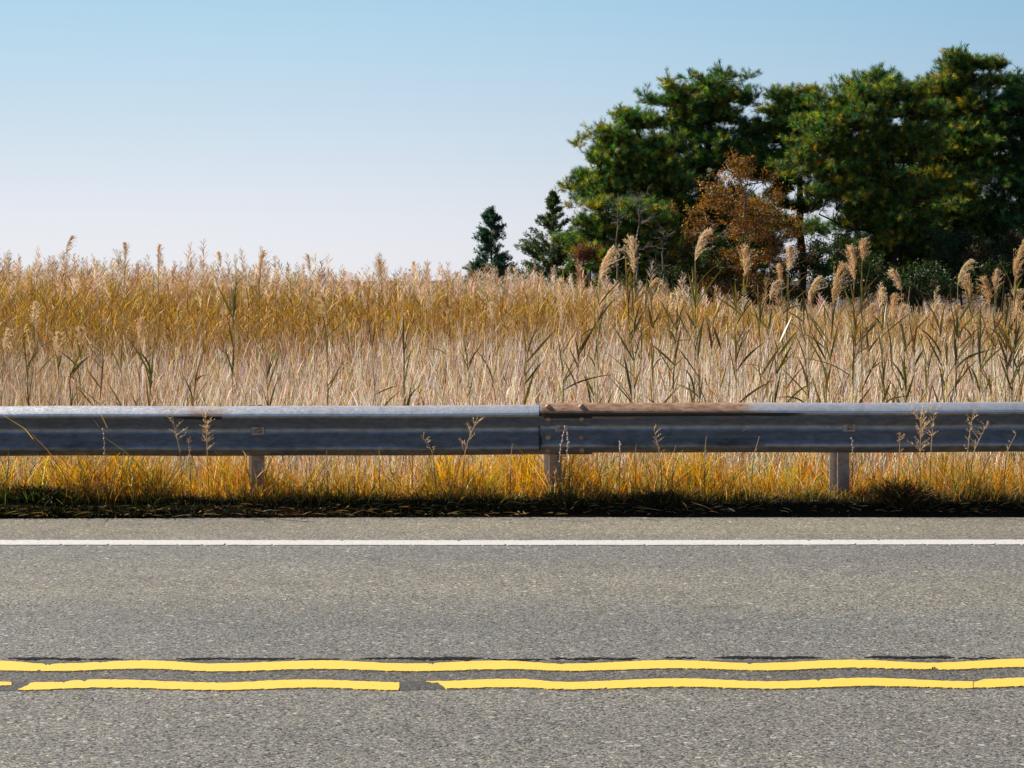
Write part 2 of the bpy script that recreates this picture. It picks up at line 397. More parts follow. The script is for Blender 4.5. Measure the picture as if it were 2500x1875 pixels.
# ------------------------------------------------------------------ guard rail
RD = 11.5                                                    # distance of the beam's front crest
def galv():
    m, n, l, p, out = newmat('galvanised_steel')
    tc = n.new('ShaderNodeTexCoord'); co = tc.outputs['Object']
    sp = n.new('ShaderNodeSeparateXYZ'); l.new(co, sp.inputs[0])
    a = n.new('ShaderNodeAttribute'); a.attribute_name = 'Col'     # R = rust and brown tint, G = soot and dark lines, B = painted sunlight
    sc = n.new('ShaderNodeSeparateColor'); l.new(a.outputs['Color'], sc.inputs[0])
    def noise(scale, sx=1, sz=1, det=6):
        mp = n.new('ShaderNodeMapping'); mp.inputs['Scale'].default_value = (sx, 1, sz); l.new(co, mp.inputs[0])
        z = n.new('ShaderNodeTexNoise'); z.inputs['Scale'].default_value = scale; z.inputs['Detail'].default_value = det; z.inputs['Roughness'].default_value = .65
        l.new(mp.outputs[0], z.inputs['Vector']); return z.outputs[0]
    def rng(f, a0, a1, b0, b1):
        r = n.new('ShaderNodeMapRange'); l.new(f, r.inputs[0])
        for k, v in zip((1, 2, 3, 4), (a0, a1, b0, b1)): r.inputs[k].default_value = v
        return r.outputs[0]
    def mix(f, a_, b_, mode='MIX'):
        x = n.new('ShaderNodeMix'); x.data_type = 'RGBA'; x.blend_type = mode; l.new(f, x.inputs[0])
        for s, v in ((x.inputs[6], a_), (x.inputs[7], b_)):
            if isinstance(v, tuple): s.default_value = (*v, 1)
            else: l.new(v, s)
        return x.outputs[2]
    base = mix(rng(noise(28, .5, 1), .38, .62, 0, 1), (.24, .245, .26), (.36, .365, .38))
    base = mix(rng(sc.outputs[2], .3, .7, 0, 1), base, mix(rng(noise(36, .4, 1), .4, .6, 0, 1), (.82, .81, .81), (.93, .92, .92)))  # sunlit brightness of top face and post sides put into the colour
    fleck = rng(noise(170, .6, 1, 3), .62, .68, 0, .6)
    base = mix(fleck, base, (.14, .115, .09))
    runs = rng(noise(9, 1, .15), .5, .72, 0, .35)
    base = mix(runs, base, (.26, .21, .16))
    def masked(ch, sc_, lo, hi):
        ad = n.new('ShaderNodeMath'); ad.operation = 'ADD'
        nz = n.new('ShaderNodeMath'); nz.operation = 'MULTIPLY_ADD'; nz.inputs[1].default_value = .9; nz.inputs[2].default_value = -.45
        l.new(noise(sc_, .4, 1.5), nz.inputs[0]); l.new(nz.outputs[0], ad.inputs[0]); l.new(ch, ad.inputs[1])
        return rng(ad.outputs[0], lo, hi, 0, 1)
    rust = masked(sc.outputs[0], 12, .35, .62)
    rc = mix(rng(noise(40, .4, 1), .35, .65, 0, 1), (.25, .115, .055), (.52, .34, .22))
    base = mix(rust, base, rc)
    soot_lines = masked(sc.outputs[1], 7, .35, .7)
    base = mix(soot_lines, base, (.018, .016, .015))
    l.new(base, p.inputs['Base Color'])
    inv = n.new('ShaderNodeMath'); inv.operation = 'MAXIMUM'; l.new(rust, inv.inputs[0]); l.new(soot_lines, inv.inputs[1])
    l.new(rng(inv.outputs[0], 0, 1, .72, .0), p.inputs['Metallic'])
    l.new(rng(noise(60), .3, .7, .32, .5), p.inputs['Roughness'])
    b = n.new('ShaderNodeBump'); b.inputs['Strength'].default_value = .25; b.inputs['Distance'].default_value = .002
    l.new(noise(90), b.inputs['Height']); l.new(b.outputs[0], p.inputs['Normal'])
    return m
M_galv = galv()

def profile():
    """W section: (toward road, height), from the rolled top lip to the bottom lip"""
    key = [(.002, .308), (.006, .316), (.014, .3175), (.034, .307), (.056, .290), (.076, .273), (.083, .264), (.084, .254), (.076, .240), (.058, .222), (.034, .200), (.014, .183), (.003, .172), (0, .160), (0, .150), (.003, .138), (.014, .127), (.034, .110), (.058, .088), (.076, .070), (.083, .058), (.083, .048), (.078, .036), (.066, .020), (.050, .004), (.040, 0), (.030, .001)]
    return np.array(key)
PR = profile()
H0 = .668 - .317                                              # bottom of the beam above the road
rail_z = lambda x: .0028 * x
rail_root = empty('guard_rail', (0, RD + .083, 0), 'galvanised steel roadside guard rail with W-shaped beam on three visible posts', 'guard rail')
RO = np.array(rail_root.location)
xr = lambda px: (px - 1250) * RD / F
rj = np.random.default_rng(3)
wob = lambda x: .0022 * np.sin(x * 1.7 + .5) + .0012 * np.sin(x * 4.3 + 1)
def beam(x0, x1, off, part_label=None):
    mb = MB(); n = int(abs(x1 - x0) / .025) + 2
    x = np.linspace(x0, x1, n); t = .003
    d = nrm(np.gradient(PR, axis=0)); nr = np.stack([d[:, 1], -d[:, 0]], -1); nr *= np.sign(nr[:, :1].mean() or 1)
    front = PR + 0; back = PR - np.stack([-d[:, 1], d[:, 0]], -1) * t
    m = len(PR)
    ring = np.concatenate([front, back[::-1]])
    V = np.zeros((n, 2 * m, 3)); V[..., 0] = x[:, None]
    V[..., 1] = RD + .083 - ring[None, :, 0] - off - wob(x * .7)[:, None]
    V[..., 2] = H0 + ring[None, :, 1] + (rail_z(x) + wob(x))[:, None] + off * 1.3
    # colour masks: rust on the top face near the joint, soot low on the right panel
    px = x * F / RD + 1250; zz = ring[:, 1]
    top = (zz > .255).astype(float)
    r = np.interp(px, [280, 400, 540, 600, 1316, 1325, 1760, 1920, 2200], [.0, .45, .55, 0, .0, .85, .8, .32, 0])[:, None] * top[None]
    r += np.interp(px, [1316, 1330, 1880, 1980], [0, .45, .4, 0])[:, None] * ((zz > .2) & (zz <= .255))[None]
    r += .3 * (zz < .03)[None]  # brown tint along the bottom lip
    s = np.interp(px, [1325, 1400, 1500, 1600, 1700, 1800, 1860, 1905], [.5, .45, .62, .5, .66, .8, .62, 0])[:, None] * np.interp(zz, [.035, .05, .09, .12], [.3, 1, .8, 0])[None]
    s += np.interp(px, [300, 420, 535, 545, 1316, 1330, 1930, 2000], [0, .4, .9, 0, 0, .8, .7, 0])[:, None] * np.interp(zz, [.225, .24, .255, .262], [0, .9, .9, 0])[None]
    s += .28 * np.interp(zz, [.235, .248, .258, .264], [0, 1, 1, 0])[None]  # darker line just below the upper crest, full length
    if off: s += (np.clip(1 - (x - x0) / .012, 0, 1) * .8)[:, None]  # dark gap at the overlap put into the panel's edge colour
    C = np.zeros((n, 2 * m, 3)); C[..., 0] = np.clip(r, 0, 1); C[..., 1] = np.clip(s, 0, 1); C[..., 2] = np.where((ring[:, 1] > .262) & (np.arange(2 * m) < m), 1, 0)[None]  # blue channel paints the top face pale, as if in full sun
    i = np.arange(n - 1)[:, None] * 2 * m; j = np.arange(2 * m)[None]; k = (j + 1) % (2 * m)
    mb.add(V.reshape(-1, 3), np.stack([i + j, i + k, i + 2 * m + k, i + 2 * m + j], -1).reshape(-1, 4), C.reshape(-1, 3))
    for e in (0, n - 1):
        q = [[j, j + 1, 2 * m - 2 - j, 2 * m - 1 - j] for j in range(m - 1)]
        mb.add(V[e], q, C[e])
    o = mb.build('rail_beam', M_galv, rail_root, RO, smooth=True)
    me = o.data
    return o
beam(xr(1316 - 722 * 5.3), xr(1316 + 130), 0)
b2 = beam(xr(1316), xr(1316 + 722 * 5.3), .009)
b2['label'] = 'overlapping beam with rusty brown top and black stains near the joint'
def prof_at(h):
    i = np.argmin(np.abs(PR[:26, 1] - h) + (PR[:26, 0] < .03) * (h > .3) * .1); return PR[i]
def bolt(px, h, tilt, off=.008, r=.0165):
    """button head bolt on the face of the beam at section height h; tilt = face angle from vertical"""
    x = xr(px); off = off + (.009 if px > 1316 else 0)
    y, z = np.interp(h, PR[::-1, 1][2:-2], PR[::-1, 0][2:-2]), h
    c = np.array([x, RD + .083 - y - off, H0 + z + rail_z(x) + .004 + (.011 if px > 1316 else 0)])
    ax = np.array([0, -math.cos(tilt), math.sin(tilt)]); u = np.array([1., 0, 0]); v = np.cross(ax, u)
    mb = MB(); a = np.linspace(0, 2 * np.pi, 16, endpoint=False); rings = []
    for rr_, hh in ((1.15, -.004), (1.12, .002), (.95, .006), (.6, .0095), (.2, .011)):
        rings.append(c + ax * hh * r / .0125 + r * rr_ * (np.cos(a)[:, None] * u + np.sin(a)[:, None] * v))
    V = np.concatenate(rings); i = np.arange(4)[:, None] * 16; j = np.arange(16)[None]; k = (j + 1) % 16
    mb.add(V, np.stack([i + j, i + k, i + 16 + k, i + 16 + j], -1).reshape(-1, 4), (.95, .25, 0))
    mb.add(V[-16:], [list(range(16))], (.95, .25, 0))
    mb.build('bolt', M_galv, rail_root, RO, smooth=True)
for px in (1338.5, 1420):
    for h, t in ((.296, .95), (.213, -.75), (.1, .85), (.014, -.8)): bolt(px, h, t)
def washer(px, x_shift=0):
    x = xr(px); zc = H0 + .155 + rail_z(x) + (.011 if px > 1316 else 0); mb = MB()
    y = RD + .083 - .010 - (.009 if px > 1316 else 0)
    out_ = [(-.034, -.024), (.034, -.022), (.034, .022), (-.034, .021)]; inn = [(-.020, -.010), (.020, -.010), (.020, .012), (-.020, .012)]
    pl = lambda pts, yy: [(x + a, yy, zc + b) for a, b in pts]
    V = np.array(pl(out_, y) + pl(inn, y) + pl(out_, y + .007) + pl(inn, y + .007))
    V[:, 0] = x + (V[:, 0] - x) * 1.15; V[:, 2] = zc + (V[:, 2] - zc) * 1.1
    f = []
    for i in range(4):
        j = (i + 1) % 4
        f += [(i, j, 4 + j, 4 + i), (8 + i, 8 + j, j, i), (4 + i, 4 + j, 12 + j, 12 + i)]
    mb.add(V, f, (.5, .0, .35))
    w = mb.build('washer_plate', M_galv, rail_root, RO)
    bolt(px + 3, .155, 0, off=.012, r=.014)
for px in (626, 1371, 2078): washer(px)
def post(px, rot, topz):
    """I-section steel post standing behind the beam, turned a little on its axis"""
    x = xr(px); mb = MB(); y0 = RD + .09
    hw, dp, t = .043, .10, .007
    c, s = math.cos(rot), math.sin(rot)
    def bx(x0, x1, ya, yb, rust):
        V = []
        for z in (-.6, .05, .2, topz):
            for (a, b) in ((x0, ya), (x1, ya), (x1, yb), (x0, yb)):
                V.append((x + a * c - b * s, y0 + a * s + b * c, z))
        f = [(k * 4 + i, k * 4 + (i + 1) % 4, k * 4 + 4 + (i + 1) % 4, k * 4 + 4 + i) for k in range(3) for i in range(4)] + [(12, 13, 14, 15)]
        mb.add(V, f, (rust + .1, .12, .42 if rust < .2 else 0))  # web and rear flange coloured paler to look sunlit
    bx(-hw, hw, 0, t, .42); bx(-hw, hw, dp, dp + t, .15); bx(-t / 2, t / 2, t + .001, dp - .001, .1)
    o = mb.build('post', M_galv, rail_root, RO)
    return o
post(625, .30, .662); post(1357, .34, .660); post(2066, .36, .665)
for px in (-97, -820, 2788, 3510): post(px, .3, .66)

# ------------------------------------------------------------------ verge grass (stuff)
def grass_patch(mb, n, dlo, dhi, xw, hfun, wid, pal, p, lean=.35, seed=1, amt=.3, cl=1., xsel=None, nseg=4, xlo=None):
    rg = np.random.default_rng(seed)
    x = rg.uniform(-xw, xw, n) if xlo is None else rg.uniform(xlo, xw, n)
    d = rg.uniform(dlo, dhi, n) + .027 * x
    clump = .5 + .5 * np.sin(x * 3.1 + 2 * np.sin(x * 1.3 + d * 2)) * np.sin(x * 7.7 + d * 5)
    h = hfun(x, d, rg) * (1 - cl + cl * (.45 + .85 * clump + .12 * np.sin(x * 17 + 3 * np.sin(x * 5)))) * np.exp(rg.normal(0, .22, n))
    ang = rg.uniform(0, 2 * np.pi, n); side = np.stack([np.cos(ang), np.sin(ang), np.zeros(n)], -1)
    ld = rg.uniform(0, 2 * np.pi, n); B = np.stack([np.cos(ld), np.sin(ld), -rg.uniform(.1, .7, n)], -1)
    la = rg.normal(0, lean, n)
    D = nrm(np.stack([np.sin(la) * np.cos(ld), np.sin(la) * np.sin(ld), np.cos(la)], -1))
    P = np.stack([x, d, verge_z(d, x) - .01], -1)
    ribbons(mb, P, D, h, B, rg.uniform(.1, .75, n), wid * rg.uniform(.6, 1.5, n), side, nseg, jitter(pal, n, amt, rg, p))
GOLD = [(.62, .33, .035), (.58, .23, .03), (.24, .27, .05), (.62, .46, .24), (.30, .12, .045), (.09, .13, .03)]
DARK = [(.022, .03, .008), (.035, .033, .012), (.04, .026, .012), (.12, .09, .03)]  # shade below the rail is put into these blade colours
mb = MB()
grass_patch(mb, 17000, 11.5, 12.6, 4.6, lambda x, d, r: .20 + .08 * (np.sin(x * 2.2) > .1), .006, GOLD, [.34, .24, .16, .12, .07, .07], seed=11)
grass_patch(mb, 3200, 11.62, 12.6, 4.6, lambda x, d, r: .38 + 0 * x, .006, GOLD, [.4, .22, .13, .2, .03, .02], lean=.22, seed=12)
# taller yellow drifts where the photo has them
for px0, px1, hh, nn in ((90, 520, .36, 1500), (180, 300, .4, 250), (1040, 1300, .4, 1100), (1640, 2010, .34, 1000), (2330, 2500, .30, 700), (560, 600, .3, 80), (1700, 1760, .42, 250)):
    grass_patch(mb, int(nn * .45), 11.7, 12.3, xr(px1), lambda x, d, r: hh + 0 * x, .007, [(.62, .37, .06), (.58, .28, .05), (.35, .36, .06)], [.55, .25, .2], lean=.25, seed=px0, xlo=xr(px0))
o = mb.build('verge_grass', M_grass); tag(o, 'golden and green backlit grass growing along the foot of the guard rail', 'grass', kind='stuff')
mb = MB()
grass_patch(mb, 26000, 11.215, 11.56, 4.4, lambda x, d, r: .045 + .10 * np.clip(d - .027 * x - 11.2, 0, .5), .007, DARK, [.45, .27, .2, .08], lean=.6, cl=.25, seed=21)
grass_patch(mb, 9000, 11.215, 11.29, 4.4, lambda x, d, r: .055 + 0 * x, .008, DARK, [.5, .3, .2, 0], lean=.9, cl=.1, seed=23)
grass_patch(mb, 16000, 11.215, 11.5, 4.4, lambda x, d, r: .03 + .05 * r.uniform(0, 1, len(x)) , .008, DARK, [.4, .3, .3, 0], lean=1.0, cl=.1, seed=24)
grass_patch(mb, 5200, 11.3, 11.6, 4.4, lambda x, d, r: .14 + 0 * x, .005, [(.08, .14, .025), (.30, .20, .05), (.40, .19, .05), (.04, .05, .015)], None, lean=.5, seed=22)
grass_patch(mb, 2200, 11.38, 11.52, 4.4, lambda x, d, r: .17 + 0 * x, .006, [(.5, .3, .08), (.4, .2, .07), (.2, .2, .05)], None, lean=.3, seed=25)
o = mb.build('roadside_grass', M_grass); tag(o, 'low grass with blades coloured dark for shade, matted along the asphalt edge', 'grass', kind='stuff')

# ------------------------------------------------------------------ marsh beds (stuff)
MZ = -.95
def tan_bed():
    mb = MB(); rg = np.random.default_rng(31)
    n = 29000
    d = 13.6 + (31 - 13.6) * rg.uniform(0, 1, n) ** .85
    x = rg.uniform(-1, 1, n) * (d * .30 + .8)
    pxx = 1250 + x * F / d
    patch = np.sin(x * .9 + 1.3 * np.sin(d * .5)) * np.sin(d * .8 + x * .4)
    h = (1.36 + .12 * patch + np.interp(d, [13.6, 17, 26, 31], [-.1, 0, .24, .28]) + np.interp(pxx, [0, 400, 1300, 2500], [-.12, -.08, .02, .03])) * np.exp(rg.normal(0, .11, n))
    P = np.stack([x, d, np.where(d < 14.5, verge_z(d, x), MZ)], -1)
    ld = rg.normal(.3, 1.8, n); la = np.abs(rg.normal(0, .11, n)) + (rg.uniform(0, 1, n) < .05) * rg.uniform(.2, .7, n)
    D = nrm(np.stack([np.sin(la) * np.cos(ld), np.sin(la) * np.sin(ld), np.cos(la)], -1))
    B = np.stack([np.cos(ld), np.sin(ld), np.full(n, -.15)], -1)
    an = rg.normal(-.75, .5, n); side = np.stack([np.cos(an), np.sin(an), 0 * an], -1)
    pal = [(.90, .63, .45), (.96, .78, .63), (.48, .27, .11), (.64, .43, .16), (.28, .29, .07), (.15, .075, .03)]
    col = jitter(pal, n, .46, rg, [.36, .34, .13, .10, .02, .05])
    col = col * (1 + .28 * np.sin(x * 2.3 + 2 * np.sin(x * .9)) * np.sin(d * 1.7 + x))[:, None]
    brown = np.maximum(np.clip((600 - pxx) / 500, 0, 1) * .35, np.clip((d - 23) / 6, 0, 1) * (rg.uniform(0, 1, n) < .6))[:, None]
    col = col * (1 - brown) + np.array([.42, .25, .11]) * brown
    cen = ribbons(mb, P, D, h, B, rg.uniform(.02, .16, n), rg.uniform(.006, .012, n) * np.where(rg.uniform(0, 1, n) < .12, 1.5, 1), side, 4, col, 'stem')
    for k in range(2):
        t = rg.uniform(.35, .97, n); 
        Q = P + h[:, None] * D * t[:, None]
        a2 = rg.uniform(0, 2 * np.pi, n); up = rg.uniform(1.6, 5, n)
        D2 = nrm(np.stack([np.cos(a2), np.sin(a2), up * 1.3], -1)); B2 = np.stack([np.cos(a2), np.sin(a2), -rg.uniform(.3, 1.4, n)], -1)
        s2 = nrm(np.cross(D2, rdir(n, rg)))
        ribbons(mb, Q, D2, rg.uniform(.12, .32, n), B2, rg.uniform(.03, .28, n), rg.uniform(.006, .013, n), s2, 3, jitter(pal, n, .2, rg, [.38, .32, .13, .1, .02, .05]) * (1 - brown) + np.array([.45, .28, .13]) * brown, 'leaf')
    o = mb.build('marsh_grass', M_marsh)
    tag(o, 'pale pinkish tan dried marsh grass filling the strip behind the guard rail', 'marsh grass', kind='stuff')
tan_bed()

def simple_plume(mb, P, ax, L, rg, col, n=16, spread=.30, wid=.011, droop=.35):
    """feathery seed heads at points P (N,3), N at once"""
    N = len(P); L = np.broadcast_to(L, (N,))
    lean = rg.uniform(0, 2 * np.pi, N)
    for k in range(n):
        t = (k + .5) / n
        Q = P + ax * (L * t)[:, None]
        a = k * 2.4 + lean + rg.normal(0, .5, N)
        out_ = np.stack([np.cos(a), np.sin(a), 0 * a], -1)
        ln = L * spread * (1.15 - t) * (.4 + 1.1 * min(1, t * 3)) * rg.uniform(.7, 1.3, N)
        D = nrm(ax * 1.5 + out_ * .7)
        B = out_ * .3 + np.array([0, 0, -1.]) * .8
        side = nrm(np.cross(D, rdir(N, rg)))
        ribbons(mb, Q, D, ln + L * .1, B, droop, wid * rg.uniform(.7, 1.5, N), side, 2, col * rg.uniform(.85, 1.15, (N, 1)), 'leaf')

def gold_bed():
    mb = MB(); mp = MB(); rg = np.random.default_rng(41)
    n = 15000
    d = 24.5 + (66 - 24.5) * rg.uniform(0, 1, n) ** 1.25
    x = rg.uniform(-1, 1, n) * (d * .30 + 1.0)
    pxx = 1250 + x * F / d
    yt = np.interp(pxx, [0, 300, 600, 900, 1150, 1300, 1500, 1700, 1900, 2500], [692, 700, 712, 722, 722, 724, 736, 762, 786, 796])
    h = np.minimum(2.5, (CH - MZ) - (yt - YH) * d / F)
    h = h * np.exp(rg.normal(0, .055, n)) + .06 * np.sin(x * .9) * np.sin(x * .37 + d)
    P = np.stack([x, d, np.full(n, MZ)], -1)
    la = np.abs(rg.normal(0, .08, n)); ld = rg.uniform(0, 2 * np.pi, n)
    D = nrm(np.stack([np.sin(la) * np.cos(ld), np.sin(la) * np.sin(ld), np.cos(la)], -1))
    B = np.stack([np.cos(ld), np.sin(ld), 0 * ld], -1)
    an = rg.normal(-.75, .5, n); side = np.stack([np.cos(an), np.sin(an), 0 * an], -1)
    pal = [(.52, .28, .05), (.68, .42, .08), (.26, .125, .03), (.30, .25, .055), (.72, .52, .24)]
    pr = [.34, .26, .2, .1, .1]
    ribbons(mb, P, D, h, B, .03, rg.uniform(.007, .012, n), side, 2, jitter([(.40, .25, .09), (.20, .11, .05), (.58, .42, .22)], n, .2, rg), 'stem')
    for k in range(8):
        t = rg.uniform(.45, .97, n)
        Q = P + h[:, None] * D * t[:, None]
        a2 = rg.uniform(0, 2 * np.pi, n)
        D2 = nrm(np.stack([np.cos(a2), np.sin(a2), rg.uniform(1.2, 4.5, n)], -1)); B2 = np.stack([np.cos(a2), np.sin(a2), -rg.uniform(.3, 1.3, n)], -1)
        s2 = nrm(np.cross(D2, rdir(n, rg)))
        ribbons(mb, Q, D2, rg.uniform(.16, .40, n), B2, rg.uniform(.05, .45, n), rg.uniform(.010, .021, n), s2, 2, jitter(pal, n, .25, rg, pr), 'leaf')
    prob = np.interp(pxx, [0, 700, 1300, 1700, 2500], [.30, .28, .20, .10, .05])
    sel = rg.uniform(0, 1, n) < prob
    ns = sel.sum()
    top = P[sel] + (h[:, None] * (D + B * .03))[sel]
    simple_plume(mp, top - D[sel] * .05, nrm(D[sel] + rg.normal(0, .1, (ns, 3))), rg.uniform(.22, .46, ns), rg, jitter([(.62, .48, .35), (.48, .33, .20), (.68, .56, .45)], ns, .15, rg), n=27, wid=.014)
    o = mb.build('reed_bed', M_reed)
    tag(o, 'golden brown far reeds in a dense bed beyond the pale marsh grass', 'reeds', kind='stuff')
    f = mp.build('reed_seed_heads', M_plume, o)
gold_bed()

# ------------------------------------------------------------------ single reeds (things)
def make_reed(px, py, d, plume_px, lean, label, group, leaves=7, leafcol=0, seed=0, base_px=None, plume=True, lo=.35, hi=.93, wide=1., leafspread=1., rand_name=None):
    """reed whose top the photo shows at (px, py); plume_px = plume length in photo pixels"""
    rg = np.random.default_rng(1000 + seed)
    s = d / F
    top = W(px, py, d)
    PL = plume_px * s
    bx = px - lean * 60 + rg.normal(0, 6) if base_px is None else base_px
    zb = MZ if d > 14.3 else float(verge_z(d, top[0]))
    base = np.array([(bx - 1250) * s, d + rg.normal(0, .05), zb - .03])
    root = empty('reed', base, label, 'reed', group)
    neck = np.array([top[0] - lean * PL * .55, d, top[2] - PL * .92]) if plume else top
    t = np.linspace(0, 1, 9)[:, None]
    mid = (base + neck) / 2 + np.array([rg.normal(0, .03) - lean * .06, 0, 0])
    pts = base * (1 - t) ** 2 + mid * 2 * t * (1 - t) + neck * t ** 2
    scol = jitter([(.42, .34, .13), (.50, .36, .18), (.34, .30, .10)], 1, .12, rg)[0]
    mb = MB(); tube(mb, pts, np.linspace(.0048, .0024, 9), 5, scol); mb.build('stem', M_stem, root, base, smooth=True)
    if leaves:
        pal = [[(.11, .11, .024), (.18, .15, .035), (.055, .06, .018), (.30, .20, .07)],
               [(.08, .13, .022), (.14, .18, .03), (.05, .08, .02), (.22, .22, .05)],
               [(.12, .07, .03), (.18, .11, .04), (.07, .05, .022), (.36, .25, .11)]][leafcol]
        mb = MB(); n = leaves
        tt = np.sort(lo + (hi - lo) * rg.uniform(0, 1, n) ** .65); Q = np.array([np.interp(tt, t[:, 0], pts[:, k]) for k in range(3)]).T
        sd = np.where(np.arange(n) % 2 == 0, 1, -1) * rg.choice([1, 1, 1, -1], n)
        az = rg.normal(0, .55, n)
        out_ = np.stack([sd * np.cos(az), np.sin(az), 0 * az], -1) + np.array([rg.choice([-.6, .1, .7]), 0, 0])
        D = nrm(out_ * leafspread * rg.uniform(.05, .55, n)[:, None] + np.array([0, 0, 1.]) * rg.uniform(.6, 1.3, n)[:, None])
        B = out_ * .5 + np.array([0, 0, -1.]) * rg.uniform(.2, 1.1, n)[:, None]
        bent = rg.uniform(0, 1, n) < .13
        bend = np.where(bent, rg.uniform(.4, .8, n), rg.uniform(.0, .2, n))
        side = nrm(np.cross(D, np.stack([rg.normal(0, .5, n), np.ones(n), rg.normal(0, .5, n)], -1)))
        ribbons(mb, Q, D, rg.uniform(.15, .36, n) * (1.15 - .4 * np.abs(tt - .6)), B, bend, rg.uniform(.008, .019, n) * wide, side, 7, jitter(pal, n, .2, rg), 'leaf', tipcol=jitter([(.26, .17, .06)], n, .4, rg))
        mb.build('foliage', M_reedleaf, root, base, smooth=True)
    if plume:
        mb = MB(); n = int(64 + plume_px * .45)
        tt = np.linspace(.0, 1, n) ** .9
        ax_pts = neck + (top - neck) * 0
        ctrl = neck + (pts[-1] - pts[-2]) / np.linalg.norm(pts[-1] - pts[-2]) * PL * .55
        axp = neck * (1 - tt[:, None]) ** 2 + ctrl * 2 * (tt * (1 - tt))[:, None] + top * tt[:, None] ** 2
        axd = nrm(np.gradient(axp, axis=0))
        tube(mb, axp[::6], np.linspace(.002, .0007, len(axp[::6])), 4, scol)
        sgn = 1 if lean >= 0 else -1
        a = rg.uniform(0, 2 * np.pi, n)
        out_ = np.stack([np.cos(a), np.sin(a), 0 * a], -1) + np.array([sgn * min(1, abs(lean) + .25) * .7, 0, 0])
        prof = np.interp(tt, [0, .10, .35, .7, 1], [.45, .95, 1, .6, .2])
        ln = PL * .44 * prof * rg.uniform(.35, 1.35, n) * (1 + .35 * np.sin(tt * rg.uniform(14, 24) + seed))
        D = nrm(axd * 1.35 + out_ * .62)
        B = np.array([sgn * (abs(lean) + .2) * .8, 0, -.6]) + out_ * .2
        pc = jitter([(.76, .58, .37), (.68, .50, .30), (.80, .65, .45)], 1, .04, rg)[0]
        side = nrm(np.cross(D, rdir(n, rg)))
        cen = ribbons(mb, axp, D, ln, B, rg.uniform(.15, .5, n), .0035, side, 4, pc * rg.uniform(.8, 1.15, (n, 1)))
        for k in range(10):                                     # spikelets along each branchlet
            i = rg.integers(1, 5, n); Q = cen[np.arange(n), i] + rg.normal(0, .002, (n, 3))
            Dk = nrm(D + rg.normal(0, .38, (n, 3)) + np.array([0, 0, -.1])); sk = nrm(np.cross(Dk, rdir(n, rg)))
            ribbons(mb, Q, Dk, rg.uniform(.012, .024, n), B, .2, rg.uniform(.0025, .0055, n), sk, 2, pc * rg.uniform(.6, 1.25, (n, 1)), 'leaf')
        mb.build('plume', M_plume, root, base)
    return root

GP = 'plumed reeds rising above the marsh grass'
